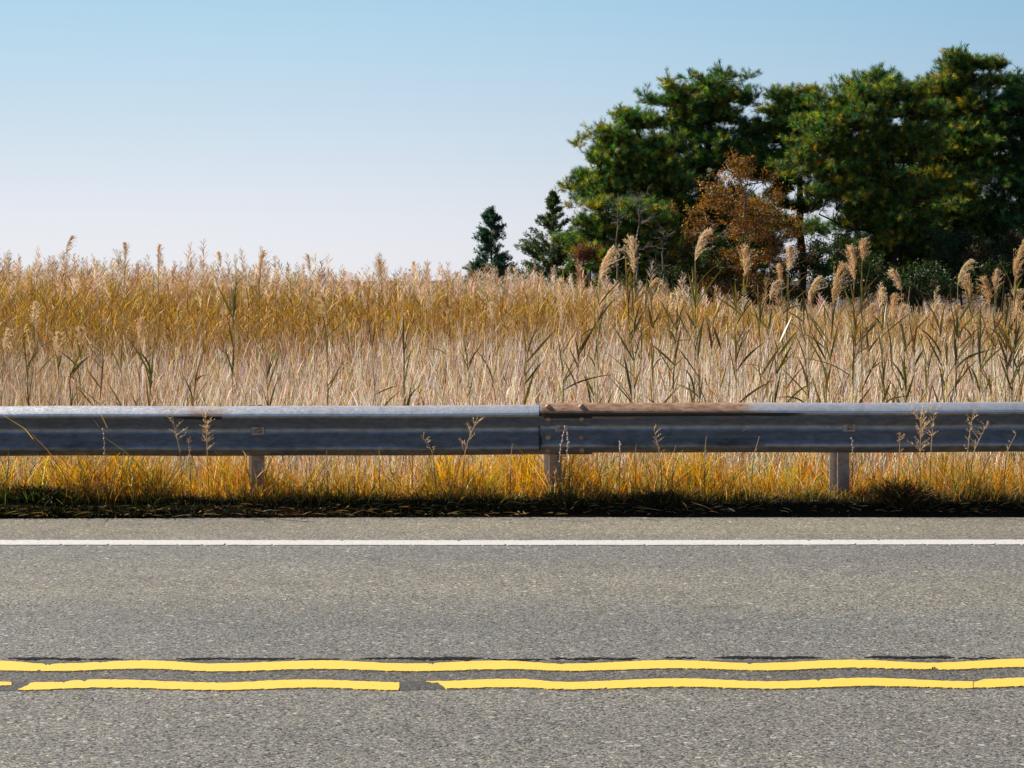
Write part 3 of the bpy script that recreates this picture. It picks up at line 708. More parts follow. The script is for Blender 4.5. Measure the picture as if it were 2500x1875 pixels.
# px, py(top), distance, plume px, lean, leaves, leaf palette, label
REEDS = [
 (87, 742, 17, 62, .1, 4, 0, 'reed with pale bushy plume near the left edge, halfway down the golden band'),
 (18, 806, 17, 52, .3, 3, 0, 'short reed with faint plume at the extreme left edge above the rail'),
 (142, 816, 15, 62, 0, 8, 0, 'reed with fluffy low plume over two dark leaves spread like wings'),
 (196, 802, 15, 56, -.1, 8, 1, 'reed with narrow low plume on a dark green stem, right of the wing-leaved reed'),
 (345, 780, 15, 66, .1, 5, 0, 'reed with hazy plume above the dense green leaf clump on the left'),
 (786, 722, 15.5, 78, -.3, 9, 1, 'reed with green leaves fanning right and a single white leaf, left of centre'),
 (175, 578, 24, 48, .5, 2, 0, 'tallest reed plume against the sky at far left, leaning right'),
 (305, 594, 24, 42, 0, 3, 2, 'upright pyramid-shaped reed plume on the left skyline, left of a similar pair'),
 (388, 600, 24, 40, .1, 3, 2, 'dark-stemmed skyline reed plume, third of the tall ones from the left'),
 (535, 618, 25, 40, -.2, 4, 2, 'thin pale skyline plume with ragged leaves, above the lone green stem'),
 (642, 616, 22, 70, .2, 6, 2, 'long slim skyline plume leaning right over a thick brown leafy stem'),
 (752, 624, 26, 44, -.2, 3, 2, 'wispy dangling skyline plume, left of centre'),
 (925, 636, 24, 56, 0, 3, 2, 'broad pinkish skyline plume in the middle of the open sky'),
 (1010, 642, 26, 46, 0, 2, 2, 'pale skyline plume between the broad pink plume and the small cedar'),
 (1368, 690, 14.6, 96, -.1, 10, 0, 'large fuzzy plume over crooked dark leaves, right above the beam joint'),
 (1472, 728, 14.8, 72, .4, 7, 0, 'loose bent plume right of the large fuzzy plume, below the skyline'),
 (1492, 607, 13.9, 96, .55, 5, 0, 'big feathery plume leaning right, leftmost of those before the pines'),
 (1543, 585, 13.9, 92, -.1, 6, 0, 'big upright full plume in front of the bare twiggy tree'),
 (1722, 565, 13.9, 80, .55, 6, 1, 'tall plume curving right in front of the orange oak, topmost of all'),
 (1600, 683, 14.2, 46, .8, 7, 0, 'small nodding plume with bent leaf left of the orange oak'),
 (1819, 606, 14, 78, .05, 6, 1, 'upright fan-shaped plume before the lower right of the orange oak'),
 (1926, 606, 14.6, 62, 0, 2, 0, 'slender pinkish plume beside the sky gap under the pines'),
 (1903, 650, 15, 40, -.2, 2, 0, 'small brownish plume just left of the slender pinkish one'),
 (1897, 686, 14.4, 52, .6, 6, 0, 'nodding plume on a leafy stem below the slender pinkish one'),
 (1998, 678, 14.6, 60, .7, 2, 0, 'plume leaning right on a short bare stem before dark shrubs'),
 (2078, 606, 14.2, 86, -.15, 5, 0, 'tall bushy plume at the left of the central right clump'),
 (2106, 588, 14.2, 56, .05, 10, 0, 'starry plume with long leaves sweeping up right, highest of its clump'),
 (2052, 650, 14, 104, .35, 8, 0, 'long thick drooping plume at the lower left of the right clump'),
 (2182, 660, 14.4, 56, -.6, 1, 0, 'plume nodding left on a thin bare stem before the pine trunks'),
 (2154, 706, 15, 42, 0, 2, 0, 'tiny narrow plume before dark shrubs, left of the left-nodding one'),
 (2182, 724, 14.6, 66, .1, 2, 0, 'upright plume directly below the left-nodding plume'),
 (2204, 748, 14.8, 44, .3, 2, 0, 'short plume touching the right side of the upright low plume'),
 (2130, 746, 15, 46, .2, 2, 0, 'low thin plume at the top edge of the grass, below the tiny one'),
 (2366, 636, 14, 62, .8, 6, 1, 'thick plume swept right with pale leaf blade, right of the trunks'),
 (2362, 674, 14.4, 66, -.2, 4, 0, 'narrow plume hanging just under the right-swept plume'),
 (2404, 682, 14.2, 76, -.3, 4, 2, 'ragged brown plume between the right-swept and round plumes'),
 (2434, 664, 14.2, 56, .15, 3, 0, 'round plume next to a long pale blade near the right edge'),
 (2496, 598, 13.8, 98, .35, 7, 0, 'very large plume cut by the right edge of the picture'),
 (2336, 748, 14.2, 60, .6, 5, 0, 'low loose plume leaning right at the grass line near the right edge'),
 (2286, 746, 14.6, 54, .5, 3, 0, 'thin low plume left of the loose right-leaning plume'),
 (2482, 712, 14, 84, 0, 5, 2, 'brown hanging plume beneath the very large right-edge plume'),
 (1640, 720, 16, 50, .1, 5, 0, 'faint plume behind green leaves between the bare tree and the oak'),
 (1765, 770, 15, 40, .2, 5, 0, 'small plume low in the tan grass beneath the orange oak'),
 (1095, 760, 18, 40, .2, 3, 0, 'small pale plume in the golden band below the small cedar'),
 (1200, 742, 18, 46, -.1, 3, 0, 'small upright plume in the golden band below the taller cedar'),
]
for k, (px, py, d, pp, ln, lv, lc, lab) in enumerate(REEDS):
    make_reed(px, py, d, pp, ln, lab, GP, leaves=lv + (3 if px > 1450 else 0), leafcol=1 if px > 1450 and lc == 0 and k % 2 else lc, seed=k, lo=.5 if px > 1450 else .35, hi=.97)
GS = 'leafy reed shoots without plumes in the marsh grass'
SHOOTS = [
 (570, 712, 15.5, 9, 1, 1.3, .5, 'tall bright green reed shoot with narrow upright leaves, left of centre above the rail'),
 (372, 858, 14, 13, 1, 1.2, .7, 'dense clump of dark green reed leaves on the left just above the rail'),
 (292, 870, 14.5, 6, 1, 1., .6, 'small green reed shoot left of the dense dark clump'),
 (255, 800, 15.5, 7, 2, 1.1, 1.1, 'bent brown reed shoot right of the narrow low plume'),
 (985, 838, 13.9, 12, 0, 1.2, .8, 'dark V-shaped leafy reed shoot left of the picture centre'),
 (905, 800, 15, 6, 2, 1., 1.2, 'sparse brown reed shoot with crooked leaf, left of the dark V-shaped one'),
 (1290, 832, 13.9, 8, 0, 1.3, 1.1, 'olive reed shoot with one broad blade, left of the beam joint'),
 (1140, 850, 14.6, 5, 1, 1., .9, 'pale green small shoot midway between the V-shaped and broad-bladed ones'),
 (650, 880, 14, 7, 2, 1., 1.2, 'brown reed shoot with long slanting leaf above the left post'),
 (1420, 800, 14, 8, 0, 1.2, 1.2, 'olive reed shoot with drooping leaves just right of the joint'),
 (1528, 680, 14, 10, 0, 1.5, 1.0, 'broad-leaved dark reed shoot under the full upright plume'),
 (1590, 740, 14, 9, 0, 1.3, 1.1, 'reed shoot with long leaves crossing, left of the oak'),
 (1655, 790, 13.9, 11, 0, 1.3, 1.1, 'reed shoot with stacked feather-like leaves below the oak'),
 (1690, 690, 14.2, 8, 1, 1.2, .9, 'tall thin green-leaved reed shoot at the foot of the oak'),
 (1745, 760, 14, 9, 2, 1.1, 1.1, 'brown reed shoot behind the rusty end of the beam'),
 (1800, 750, 14.2, 10, 0, 1.3, 1.1, 'dark reed shoot below the fan-shaped plume'),
 (1850, 730, 14.4, 10, 0, 1.2, .9, 'bushy olive reed shoot between the fan-shaped and nodding plumes'),
 (1905, 840, 13.9, 8, 1, 1.2, 1.0, 'green reed shoot with tiered leaves above the bare metal beam'),
 (1960, 790, 14, 9, 0, 1.1, 1.2, 'reed shoot with arching leaf below the short bare-stemmed plume'),
 (2015, 800, 14, 10, 0, 1.2, 1.0, 'broad dark reed shoot left of the right-hand post'),
 (2095, 760, 14, 11, 2, 1.2, 1.1, 'brown tangled reed shoot under the central right clump'),
 (2150, 820, 13.9, 9, 0, 1.2, 1.2, 'low olive reed shoot right of the right-hand post'),
 (2235, 800, 14, 8, 0, 1.1, 1.1, 'reed shoot with forked leaves below the low plume pair'),
 (2215, 870, 13.8, 8, 1, 1.3, .8, 'bright green low shoot just above the beam on the right'),
 (2290, 800, 14, 10, 2, 1.3, 1.0, 'brown stiff reed shoot below the thin low plume'),
 (2345, 790, 13.9, 10, 0, 1.2, 1.1, 'olive reed shoot below the loose right-leaning plume'),
 (2395, 810, 13.9, 9, 1, 1.1, 1.1, 'greenish reed shoot below the ragged brown plume'),
 (2450, 780, 14, 11, 0, 1.3, 1.0, 'tall dark reed shoot next to the right picture edge'),
 (2478, 850, 13.8, 9, 2, 1.2, .9, 'short brown reed shoot in the lower right corner of the grass'),
 (60, 850, 14.5, 7, 0, 1., .8, 'small olive reed shoot near the left picture edge'),
 (170, 870, 14, 8, 0, 1.1, .9, 'dark reed shoot under the two leftmost low plumes'),
 (480, 870, 14.6, 6, 2, 1., 1., 'thin brown reed shoot right of the dense dark clump'),
]
for k, (px, py, d, lv, lc, wd, ls, lab) in enumerate(SHOOTS):
    make_reed(px, py - (34 if px > 1450 else 0), d, 0, np.sin(k * 2.3) * .5, lab, GS, leaves=lv + 1, leafcol=lc, seed=200 + k, plume=False, lo=.55, hi=.97, wide=wd, leafspread=ls)

# ------------------------------------------------------------------ weeds in front of the rail
def weed(name, label, pts, kind, seed, spread=22, n=14, col=(.46, .30, .14), group='dry weeds standing before the beam', wd=.004, cat='weed', d=11.285):
    """stalk traced through photo points (top first), rooted in the verge"""
    rg = np.random.default_rng(seed)
    P = np.array([W(x, y, d) for x, y in pts[::-1]])
    zb = float(verge_z(d, P[0][0]))
    base = np.array([P[0][0] + .01 * rg.normal(), d, zb])
    if P[0][2] > zb + .02: P = np.vstack([base, P])
    else: P[0][2] = zb; base = P[0].copy()
    t = np.linspace(0, 1, len(P)); tt = np.linspace(0, 1, 14)
    C = np.array([np.interp(tt, t, P[:, k]) for k in range(3)]).T
    for _ in range(2): C[1:-1] = (C[:-2] + C[1:-1] * 2 + C[2:]) / 4
    C[:, 1] += np.linspace(.09, 0, 14); base = C[0].copy()
    mb = MB(); tube(mb, C[:7], np.linspace(.0014, .0028, 7), 4, np.array(col) * .35); tube(mb, C[6:], np.linspace(.003, .0018, 8), 4, col)
    s = d / F; L = spread * s
    if kind == 'panicle':
        k = rg.integers(7, 14, n); Q = C[k]
        a = rg.uniform(0, 2 * np.pi, n); out_ = np.stack([np.cos(a), .5 * np.sin(a), 0 * a], -1)
        D = nrm(out_ * rg.uniform(.4, 1., n)[:, None] + np.array([0, 0, 1.]))
        cen = ribbons(mb, Q, D, L * rg.uniform(.5, 1.2, n), out_ - np.array([0, 0, .4]), .25, .0036, nrm(np.cross(D, rdir(n, rg))), 3, np.array(col) * 1.2, 'flat')
        for j in (1, 2, 3):
            for _ in range(2):
                Dk = nrm(D + rg.normal(0, .5, (n, 3)))
                ribbons(mb, cen[:, j], Dk, L * .3, out_, .1, .0045, nrm(np.cross(Dk, rdir(n, rg))), 2, np.array(col) * 1.35, 'leaf')
    elif kind == 'seeds':
        for k in range(6, 14):
            for _ in range(2):
                c = C[k] + rg.normal(0, .003, 3); r = .005
                v = c + r * np.array([(0, 0, 1.6), (1, 0, 0), (0, 1, 0), (-1, 0, 0), (0, -1, 0), (0, 0, -1.6)])
                mb.add(v, [(0, 1, 2), (0, 2, 3), (0, 3, 4), (0, 4, 1), (5, 2, 1), (5, 3, 2), (5, 4, 3), (5, 1, 4)], np.array([.72, .62, .55]))
    elif kind == 'blade':
        D = nrm(np.diff(C, axis=0)); 
        ribbons(mb, C[8:9], D[8:9], spread * s, np.array([[rg.choice([-1, 1]) * .8, 0, -.6]]), .4, .011, np.array([[.8, .6, 0]]), 5, np.array(col) * 1.3, 'leaf')
    o = mb.build(name, M_litter, None, tuple(base)); tag(o, label, cat, group)
WE = [
 ('seeds', [(252, 1048), (253, 1085), (252, 1130), (255, 1200)], 'thin weed with white seeds up the stem, alone before the beam at left', 20, 0),
 ('panicle', [(420, 1008), (424, 1045), (432, 1080), (438, 1112), (440, 1200)], 'arching orange-based weed, left of the feathery one before the beam', 26, 8),
 ('panicle', [(502, 1014), (503, 1050), (503, 1110), (505, 1190)], 'feathery branching weed left of the left washer plate', 20, 34),
 ('panicle', [(461, 1076), (460, 1105), (462, 1190)], 'tiny pale sprig between the arching and the feathery weeds', 9, 10),
 ('blade', [(303, 1104), (296, 1118), (292, 1190)], 'short blade crossing the bottom of the beam at left', 14, 0),
 ('blade', [(20, 1096), (18, 1120), (8, 1200)], 'green blade at the left edge of the picture', 18, 0),
 ('blade', [(608, 1106), (600, 1110), (598, 1140), (612, 1190)], 'hooked blade in front of the left post', 40, 0),
 ('blade', [(798, 1100), (796, 1118), (797, 1190)], 'small looped blade tip right of the left post', 12, 0),
 ('panicle', [(1028, 1062), (1045, 1085), (1058, 1112), (1062, 1190)], 'faint drooping weed before the beam, left of the white wisp', 14, 8),
 ('panicle', [(1158, 1040), (1148, 1062), (1136, 1095), (1131, 1135), (1130, 1200)], 'white wispy seed head on dark stem left of the joint', 24, 16),
 ('blade', [(926, 1091), (925, 1110), (925, 1190)], 'straight thin blade tip, left of the drooping weed', 10, 0),
 ('blade', [(1251, 1084), (1248, 1112), (1246, 1190)], 'curled pale blade just left of the joint', 16, 0),
 ('seeds', [(1379, 1044), (1371, 1080), (1366, 1112), (1368, 1200)], 'taller of the two seed stalks before the middle post', 16, 0),
 ('seeds', [(1384, 1056), (1388, 1075), (1386, 1105), (1375, 1190)], 'shorter curved seed stalk right of its twin at the middle post', 16, 0),
 ('seeds', [(1513, 1081), (1515, 1090), (1513, 1115), (1515, 1190)], 'stubby seed stalk low on the beam right of the middle post', 10, 0),
 ('blade', [(1554, 1085), (1552, 1102), (1554, 1190)], 'small blade next to the stubby seed stalk', 8, 0),
 ('panicle', [(1597, 1050), (1606, 1082), (1613, 1120), (1620, 1180)], 'tall leaning weed rising out of the dark bushy mound', 15, 10),
 ('blade', [(1650, 1088), (1645, 1108), (1644, 1190)], 'short curved blade right of the leaning weed', 8, 0),
 ('blade', [(1725, 1064), (1723, 1090), (1722, 1190)], 'pale stick-like blade before the black stains', 12, 0),
 ('blade', [(1854, 1065), (1848, 1092), (1841, 1115), (1838, 1190)], 'slanted pale blade at the right end of the black stains', 14, 0),
 ('seeds', [(2079, 1072), (2083, 1095), (2086, 1118), (2085, 1190)], 'seed stalk in front of the right post', 14, 0),
 ('panicle', [(2248, 1018), (2250, 1060), (2250, 1110), (2252, 1190)], 'widely branching dry weed, largest before the beam at right', 36, 26),
 ('panicle', [(2282, 990), (2280, 1030), (2277, 1100), (2276, 1190)], 'tallest weed head reaching the top of the beam at right', 16, 16),
 ('panicle', [(2197, 1064), (2199, 1090), (2199, 1190)], 'small faint weed left of the widely branching one', 12, 10),
 ('panicle', [(2377, 1004), (2372, 1040), (2366, 1110), (2362, 1190)], 'nodding weed head on a thin stem near the top of the beam', 18, 12),
 ('panicle', [(2412, 1030), (2400, 1060), (2386, 1090), (2378, 1120), (2376, 1190)], 'right-leaning twiggy weed near the right edge of the beam', 20, 12),
 ('panicle', [(2480, 1060), (2470, 1085), (2460, 1110), (2458, 1190)], 'rightmost weed before the beam, leaning right', 10, 8),
]
for k, (kd, pts, lab, sp, n) in enumerate(WE):
    weed('dry_weed', lab, pts, kd, 300 + k, sp, max(n, 1), col=(.62, .44, .24) if k != 5 else (.25, .32, .06))

def clump(name, px, py_top, wpx, label, seed, pal, n=900, d=11.38, spiky=.5, cat='weed clump'):
    rg = np.random.default_rng(seed); s = d / F; x0 = (px - 1250) * s; z0 = float(verge_z(d, x0)); hh = W(px, py_top, d)[2] - z0
    x = x0 + rg.normal(0, wpx * s * .42, n); dd = d + rg.normal(0, .05, n)
    a = rg.uniform(0, 2 * np.pi, n); out_ = np.stack([np.cos(a), np.sin(a), 0 * a], -1) + np.stack([(x - x0) / (wpx * s) * 1.0, 0 * x, 0 * x], -1)
    D = nrm(out_ * rg.uniform(.1, .9, n)[:, None] + np.array([0, 0, 1.]))
    P = np.stack([x, dd, np.full(n, z0 - .01)], -1)
    L = hh * rg.uniform(.5, 1.15, n) * np.exp(-((x - x0) / (wpx * s)) ** 2 * 1.2)
    mb = MB(); ribbons(mb, P, D, L, out_ + np.array([0, 0, -.6]), rg.uniform(.1, spiky, n), .006, nrm(np.cross(D, rdir(n, rg))), 4, jitter(pal, n, .3, rg))
    # small leaves through the mound
    m = n; Q = P[rg.integers(0, n, m)] + D * (L * rg.uniform(.2, .9, n))[:, None]
    Dk = nrm(rg.normal(size=(m, 3)) + np.array([0, 0, .5])); ribbons(mb, Q, Dk, rg.uniform(.015, .035, m), out_, .3, .009, nrm(np.cross(Dk, rdir(m, rg))), 2, jitter(pal, m, .3, rg), 'leaf')
    o = mb.build(name, M_grass, None, (x0, d, z0)); tag(o, label, cat)
DG = [(.035, .06, .014), (.06, .075, .02), (.09, .07, .03)]
clump('weed_clump', 95, 1172, 95, 'dark green spiky weed clump at the lower left verge', 1, DG, 1500)
clump('weed_clump', 1610, 1186, 80, 'dark bushy weed mound right of the middle post', 2, [(.05, .04, .018), (.07, .06, .02), (.035, .045, .015)], 1700, spiky=.9)
clump('weed_clump', 2200, 1150, 70, 'tall dark tangled weeds right of the right post', 3, [(.08, .045, .02), (.05, .05, .018), (.13, .08, .03)], 700)
clump('weed_clump', 450, 1205, 45, 'small dark weed mound below the feathery weed', 4, DG, 600)
clump('weed_clump', 1375, 1185, 40, 'brown twiggy weeds at the foot of the middle post', 5, [(.12, .08, .03), (.07, .08, .02)], 500)
clump('weed_clump', 170, 1180, 30, 'reddish low weed patch beside the spiky clump', 6, [(.45, .1, .03), (.5, .2, .04)], 260, d=11.7)

# loose straws and crumbs in the shade along the asphalt edge
rg = np.random.default_rng(77); n = 1300; x = rg.uniform(-4.2, 4.2, n); dd = 11.185 + .027 * x + np.abs(rg.normal(0, .08, n))
a = rg.uniform(0, np.pi * 2, n); P = np.stack([x, dd, np.maximum(verge_z(dd, x), -.026) + .034], -1); D = nrm(np.stack([np.cos(a), np.sin(a), rg.uniform(0, .5, n)], -1))
mb = MB(); ribbons(mb, P, D, rg.uniform(.02, .12, n), np.stack([np.sin(a), np.cos(a), -.5 + 0 * a], -1), .3, .0055, nrm(np.cross(D, rdir(n, rg))), 3, jitter([(.42, .25, .10), (.16, .09, .04), (.65, .46, .25), (.08, .10, .025)], n, .3, rg, [.32, .28, .18, .22]), 'leaf')
o = mb.build('roadside_litter', M_litter); tag(o, 'loose straws and leaf scraps in the shade along the asphalt edge', 'litter', kind='stuff')
# litter on the road edge
def litter(px, py, wpx, label, seed, n=30, col=(.62, .42, .2), name='dead_grass_wisp', cat='dead grass'):
    rg = np.random.default_rng(seed); g = np.array(G(px, py)); s = g[1] / F
    P = np.stack([g[0] + rg.normal(0, wpx * s * .35, n), g[1] + rg.normal(0, .025, n), .012 + np.abs(rg.normal(0, .01, n))], -1)
    a = rg.normal(0, .8, n) + np.pi * rg.integers(0, 2, n); D = nrm(np.stack([np.cos(a), .5 * np.sin(a), rg.uniform(-.05, .35, n)], -1))
    mb = MB(); ribbons(mb, P, D, wpx * s * rg.uniform(.15, .6, n), np.stack([np.sin(a), 0 * a, -.2 + 0 * a], -1), .25, .0045, nrm(np.cross(D, rdir(n, rg))), 4, jitter([col, tuple(c * .5 for c in col)], n, .2, rg), 'leaf')
    o = mb.build(name, M_litter, None, tuple(g)); tag(o, label, cat)
litter(852, 1261, 30, 'small orange wisp of dead grass on the asphalt edge left of centre', 1, 24)
litter(1730, 1257, 130, 'long matted heap of dead stems on the asphalt edge right of the joint', 2, 110)
litter(2100, 1256, 60, 'orange dead grass wisp on the asphalt edge below the right post', 3, 45, (.7, .4, .14))
litter(2385, 1257, 50, 'thin orange stems on the asphalt edge near the right side', 4, 24, (.7, .4, .14))
litter(2352, 1429, 44, 'orange grass blade lying out on the grey lane', 5, 3, (.45, .26, .1), 'fallen_blade', 'grass blade')
litter(1265, 1262, 36, 'pale straws on the asphalt edge left of the middle post', 6, 14)
mb = MB(); p0, p1 = W(1779, 1241, 11.2), np.array(G(1801, 1258)); p1[2] = .01
tube(mb, [p0, (p0 + p1) / 2 + [0, 0, .003], p1], [.004, .006, .003], 6, (.75, .66, .55)); o = mb.build('stick', M_stem, None, tuple(p1), smooth=True)
tag(o, 'pale broken stick poking out of the dead stems at the road edge', 'stick')

# ------------------------------------------------------------------ trees
def skeleton(trunk, blobs, nl, rg, D, flat=.8):
    """limbs from the trunk into the crown blobs; returns nodes (pos, radius) and limb curves"""
    nodes = [(p, r) for p, r in trunk]; curves = []
    for k in range(nl):
        b = blobs[k % len(blobs)]
        c, r = b
        tgt = c + r * nrm(rg.normal(size=3)) * rg.uniform(.2, .8)
        src = min((q for q in nodes), key=lambda q: np.linalg.norm(q[0] - tgt) + 2.5 * max(0, q[0][2] - tgt[2] + .3) + rg.uniform(0, .6))
        ln = np.linalg.norm(tgt - src[0])
        mid = (src[0] + tgt) / 2 + np.array([0, 0, -.12 * ln]) + rg.normal(0, .08 * ln, 3)
        t = np.linspace(0, 1, 7)[:, None]
        pts = src[0] * (1 - t) ** 2 + mid * 2 * t * (1 - t) + tgt * t ** 2
        pts[1:-1] += rg.normal(0, .03 * ln, (5, 3))
        r0 = min(src[1] * .6, .025 + .016 * ln); rad = np.linspace(r0, max(.008, r0 * .35), 7)
        curves.append((pts, rad)); nodes += [(p, q) for p, q in zip(pts[2:], rad[2:])]
    return nodes, curves

def tree(name, label, cat, D, trunk_px, blobs_px, style, seed, pads=90, limbs=26, r0=.16, pal=None, pp=None, group=None, barkcol=(.06, .043, .034), padr=.33, twigs=10, depth=.85, dens=1., padmul=1.):
    rg = np.random.default_rng(seed); s = D / F
    tp = [W(x, y, D) for x, y in trunk_px]
    base = tp[0].copy(); base[2] = MZ
    tp = np.array([base] + tp[1:]) if trunk_px[0][1] > 700 else np.array([base] + tp)
    tt = np.linspace(0, 1, 12); t = np.linspace(0, 1, len(tp))
    tp = np.array([np.interp(tt, t, tp[:, k]) for k in range(3)]).T; tp[1:-1] += rg.normal(0, .04, (10, 3)) * [1, 1, 0]
    tr = r0 * (1 - .8 * tt)
    blobs = []
    for (x, y, rx, ry) in blobs_px:
        blobs.append((W(x, y, D) + [0, rg.uniform(-.3, .3) * rx * s, 0], np.array([rx * s, rx * s * depth, ry * s])))
    nodes, curves = skeleton(list(zip(tp, tr)), blobs, limbs, rg, D)
    root = empty(name, base, label, cat, group)
    wd = MB(); tube(wd, tp, tr, 8, barkcol)
    for pts, rad in curves: tube(wd, pts, rad, 5, barkcol)
    vol = np.array([np.prod(b[1]) ** .8 for b in blobs]); vol /= vol.sum()
    PC = []; BT = []
    npad = int(pads * padmul * (2.0 if style == 'pine' else 1)); per = 6 if style == 'pine' else 3
    for k in range(max(1, npad // per)):                             # a bough: several pads in one flat, irregular layer
        c, r = blobs[rg.choice(len(blobs), p=vol)]
        c = c + r * nrm(rg.normal(size=3)) * rg.uniform(.2, 1) ** .5 * 1.0
        fl = min(rg.uniform(.3, .7), .40 * r[0]); tn = rg.uniform()
        for q in range(per):
            PC.append(c + rg.normal(size=3) * [fl, fl, fl * .24] * (1 if style == 'pine' else .7)); BT.append(tn)
    BT = np.array(BT)
    PC = np.array(PC); NP = np.array([q[0] for q in nodes])
    cr = MB()
    ribP, ribT = [], []
    for c in PC:                                                   # a thin branch carries each pad
        dd = np.linalg.norm(NP - c, axis=1) + 1.5 * np.maximum(0, NP[:, 2] - c[2])
        q = NP[np.argmin(dd)]; ln = np.linalg.norm(c - q)
        m = (q + c) / 2 + rg.normal(0, .07 * ln + .01, 3)
        tube(wd, [q, m, c], [min(.03, .010 + .010 * ln), .010, .006], 4, barkcol, cap=False)
    nt = len(PC) * twigs
    c = np.repeat(PC, twigs, 0)
    if style == 'pine':
        out_ = nrm(rg.normal(size=(nt, 3)) * [1, 1, .4] + [0, 0, .3]); L = padr * rg.uniform(.45, 1.15, nt)
        tips = ribbons(wd, c, out_, L, np.tile([0, 0, 1.], (nt, 1)), .25, .012, nrm(np.cross(out_, rdir(nt, rg))), 2, barkcol, 'stem')
        k = 4
        Q = np.concatenate([tips[:, 2], tips[:, 1] * .5 + tips[:, 2] * .5, tips[:, 1], tips[:, 2] + rg.normal(0, .05, (nt, 3))])
        A = nrm(np.concatenate([out_] * k) + rg.normal(0, .35, (nt * k, 3)) + [0, 0, .5])
        keep = rg.uniform(0, 1, len(Q)) < dens; Q, A = Q[keep], A[keep]; n = len(Q)
        tc = jitter(pal, n, .48, rg, pp)
        bt = np.tile(np.repeat(BT, twigs), k)[keep]; warm = (bt > .82) & (rg.uniform(0, 1, n) < .4)
        if pp is not PDK: tc[warm] = jitter([pal[2], pal[3], pal[4]], int(warm.sum()), .25, rg)
        nn = 17
        Qn = np.repeat(Q, nn, 0); An = np.repeat(A, nn, 0)
        Dn = nrm(An * .95 + nrm(rg.normal(size=(n * nn, 3))) * .9)
        ribbons(cr, Qn + An * rg.uniform(-.05, .05, (n * nn, 1)), Dn, rg.uniform(.09, .17, n * nn), An, .1, rg.uniform(.0075, .0125, n * nn), nrm(np.cross(Dn, rdir(n * nn, rg))), 1, np.repeat(tc, nn, 0) * rg.uniform(.75, 1.25, (n * nn, 1)), 'stem')
        mat = M_needle
    elif style in ('oak', 'shrub'):
        out_ = nrm(rg.normal(size=(nt, 3)) + [0, 0, .2]); L = padr * rg.uniform(.5, 1.2, nt)
        tips = ribbons(wd, c, out_, L, rdir(nt, rg), .2, .008, nrm(np.cross(out_, rdir(nt, rg))), 2, barkcol, 'stem')
        nl = int(11 * dens); n = nt * nl
        Q = np.repeat(tips[:, 0], nl, 0) + (np.repeat(tips[:, 2] - tips[:, 0], nl, 0)) * rg.uniform(.2, 1.05, (n, 1)) + rg.normal(0, .05, (n, 3))
        Dn = nrm(rg.normal(size=(n, 3)) + [0, 0, -.15]); pc = np.repeat(jitter(pal, nt, .25, rg, pp), nl, 0)
        ribbons(cr, Q, Dn, rg.uniform(.05, .095, n), rdir(n, rg), .2, rg.uniform(.035, .06, n), nrm(np.cross(Dn, rdir(n, rg))), 2, pc * rg.uniform(.7, 1.3, (n, 1)), 'leaf')
        mat = M_leaf
    wd.build('trunk', M_bark, root, base, smooth=True)
    cr.build('crown', mat, root, base)
    return root

PINE = [(.032, .088, .035), (.075, .165, .045), (.22, .29, .04), (.52, .42, .03), (.60, .36, .03)]
PA = [.34, .40, .23, .02, .01]; PB = [.27, .36, .28, .06, .03]; PDK = [.6, .32, .08, 0, 0]
GT = 'tall pines at the edge of the marsh'
tree('pine_tree', 'pine with broad spreading crown beside the orange oak, left of the tall pines', 'pine tree', 62,
     [(1735, 720), (1728, 600), (1722, 520), (1715, 430), (1735, 300), (1770, 200)],
     [(1770, 215, 80, 45), (1700, 250, 75, 50), (1650, 240, 45, 35), (1800, 280, 80, 60), (1730, 330, 120, 60), (1830, 370, 70, 60), (1660, 390, 90, 60), (1760, 420, 110, 60), (1600, 420, 70, 50), (1850, 460, 50, 50), (1640, 480, 80, 50), (1690, 550, 60, 30), (1780, 520, 60, 30), (1670, 610, 60, 40), (1760, 640, 60, 50)], 'pine', 51, padmul=1.5, pads=185, limbs=40, r0=.24, pal=PINE, pp=PA, group=GT)
tree('pine_tree', 'leftmost pine, leaning left with stepped branches into open sky', 'pine tree', 60,
     [(1640, 720), (1640, 600), (1625, 500), (1590, 410), (1560, 330), (1550, 290)],
     [(1560, 300, 45, 25), (1530, 350, 60, 35), (1500, 340, 30, 25), (1470, 400, 45, 28), (1560, 400, 80, 45), (1446, 440, 32, 25), (1500, 460, 80, 35), (1590, 470, 70, 50), (1620, 380, 50, 50)], 'pine', 52, padmul=1.6, pads=110, limbs=30, r0=.18, pal=PINE, pp=PB, group=GT)
tree('pine_tree', 'low bushy young pine below the leftmost leaning pine', 'pine tree', 58,
     [(1530, 720), (1530, 620), (1525, 540), (1520, 490)],
     [(1520, 520, 80, 40), (1460, 560, 60, 40), (1570, 560, 80, 50), (1500, 610, 100, 50), (1448, 615, 50, 40), (1600, 620, 70, 60), (1530, 680, 110, 40)], 'pine', 53, padmul=1.6, pads=120, limbs=24, r0=.12, pal=PINE, pp=[.3, .33, .28, .06, .03])
tree('pine_tree', 'narrow pine with fork of small tops between the spreading and the central pine', 'pine tree', 63,
     [(1958, 720), (1956, 620), (1955, 500), (1950, 400), (1960, 300), (1968, 230)],
     [(1962, 240, 36, 32), (1945, 275, 60, 36), (1915, 250, 34, 34), (1935, 300, 50, 45), (1920, 370, 45, 45), (1960, 350, 60, 60), (1900, 420, 30, 35), (1930, 480, 50, 35), (1985, 500, 40, 30), (1895, 330, 30, 40), (1890, 460, 40, 40), (1925, 550, 50, 30)], 'pine', 54, padmul=1.6, pads=78, limbs=22, r0=.17, pal=PINE, pp=PA, group=GT)
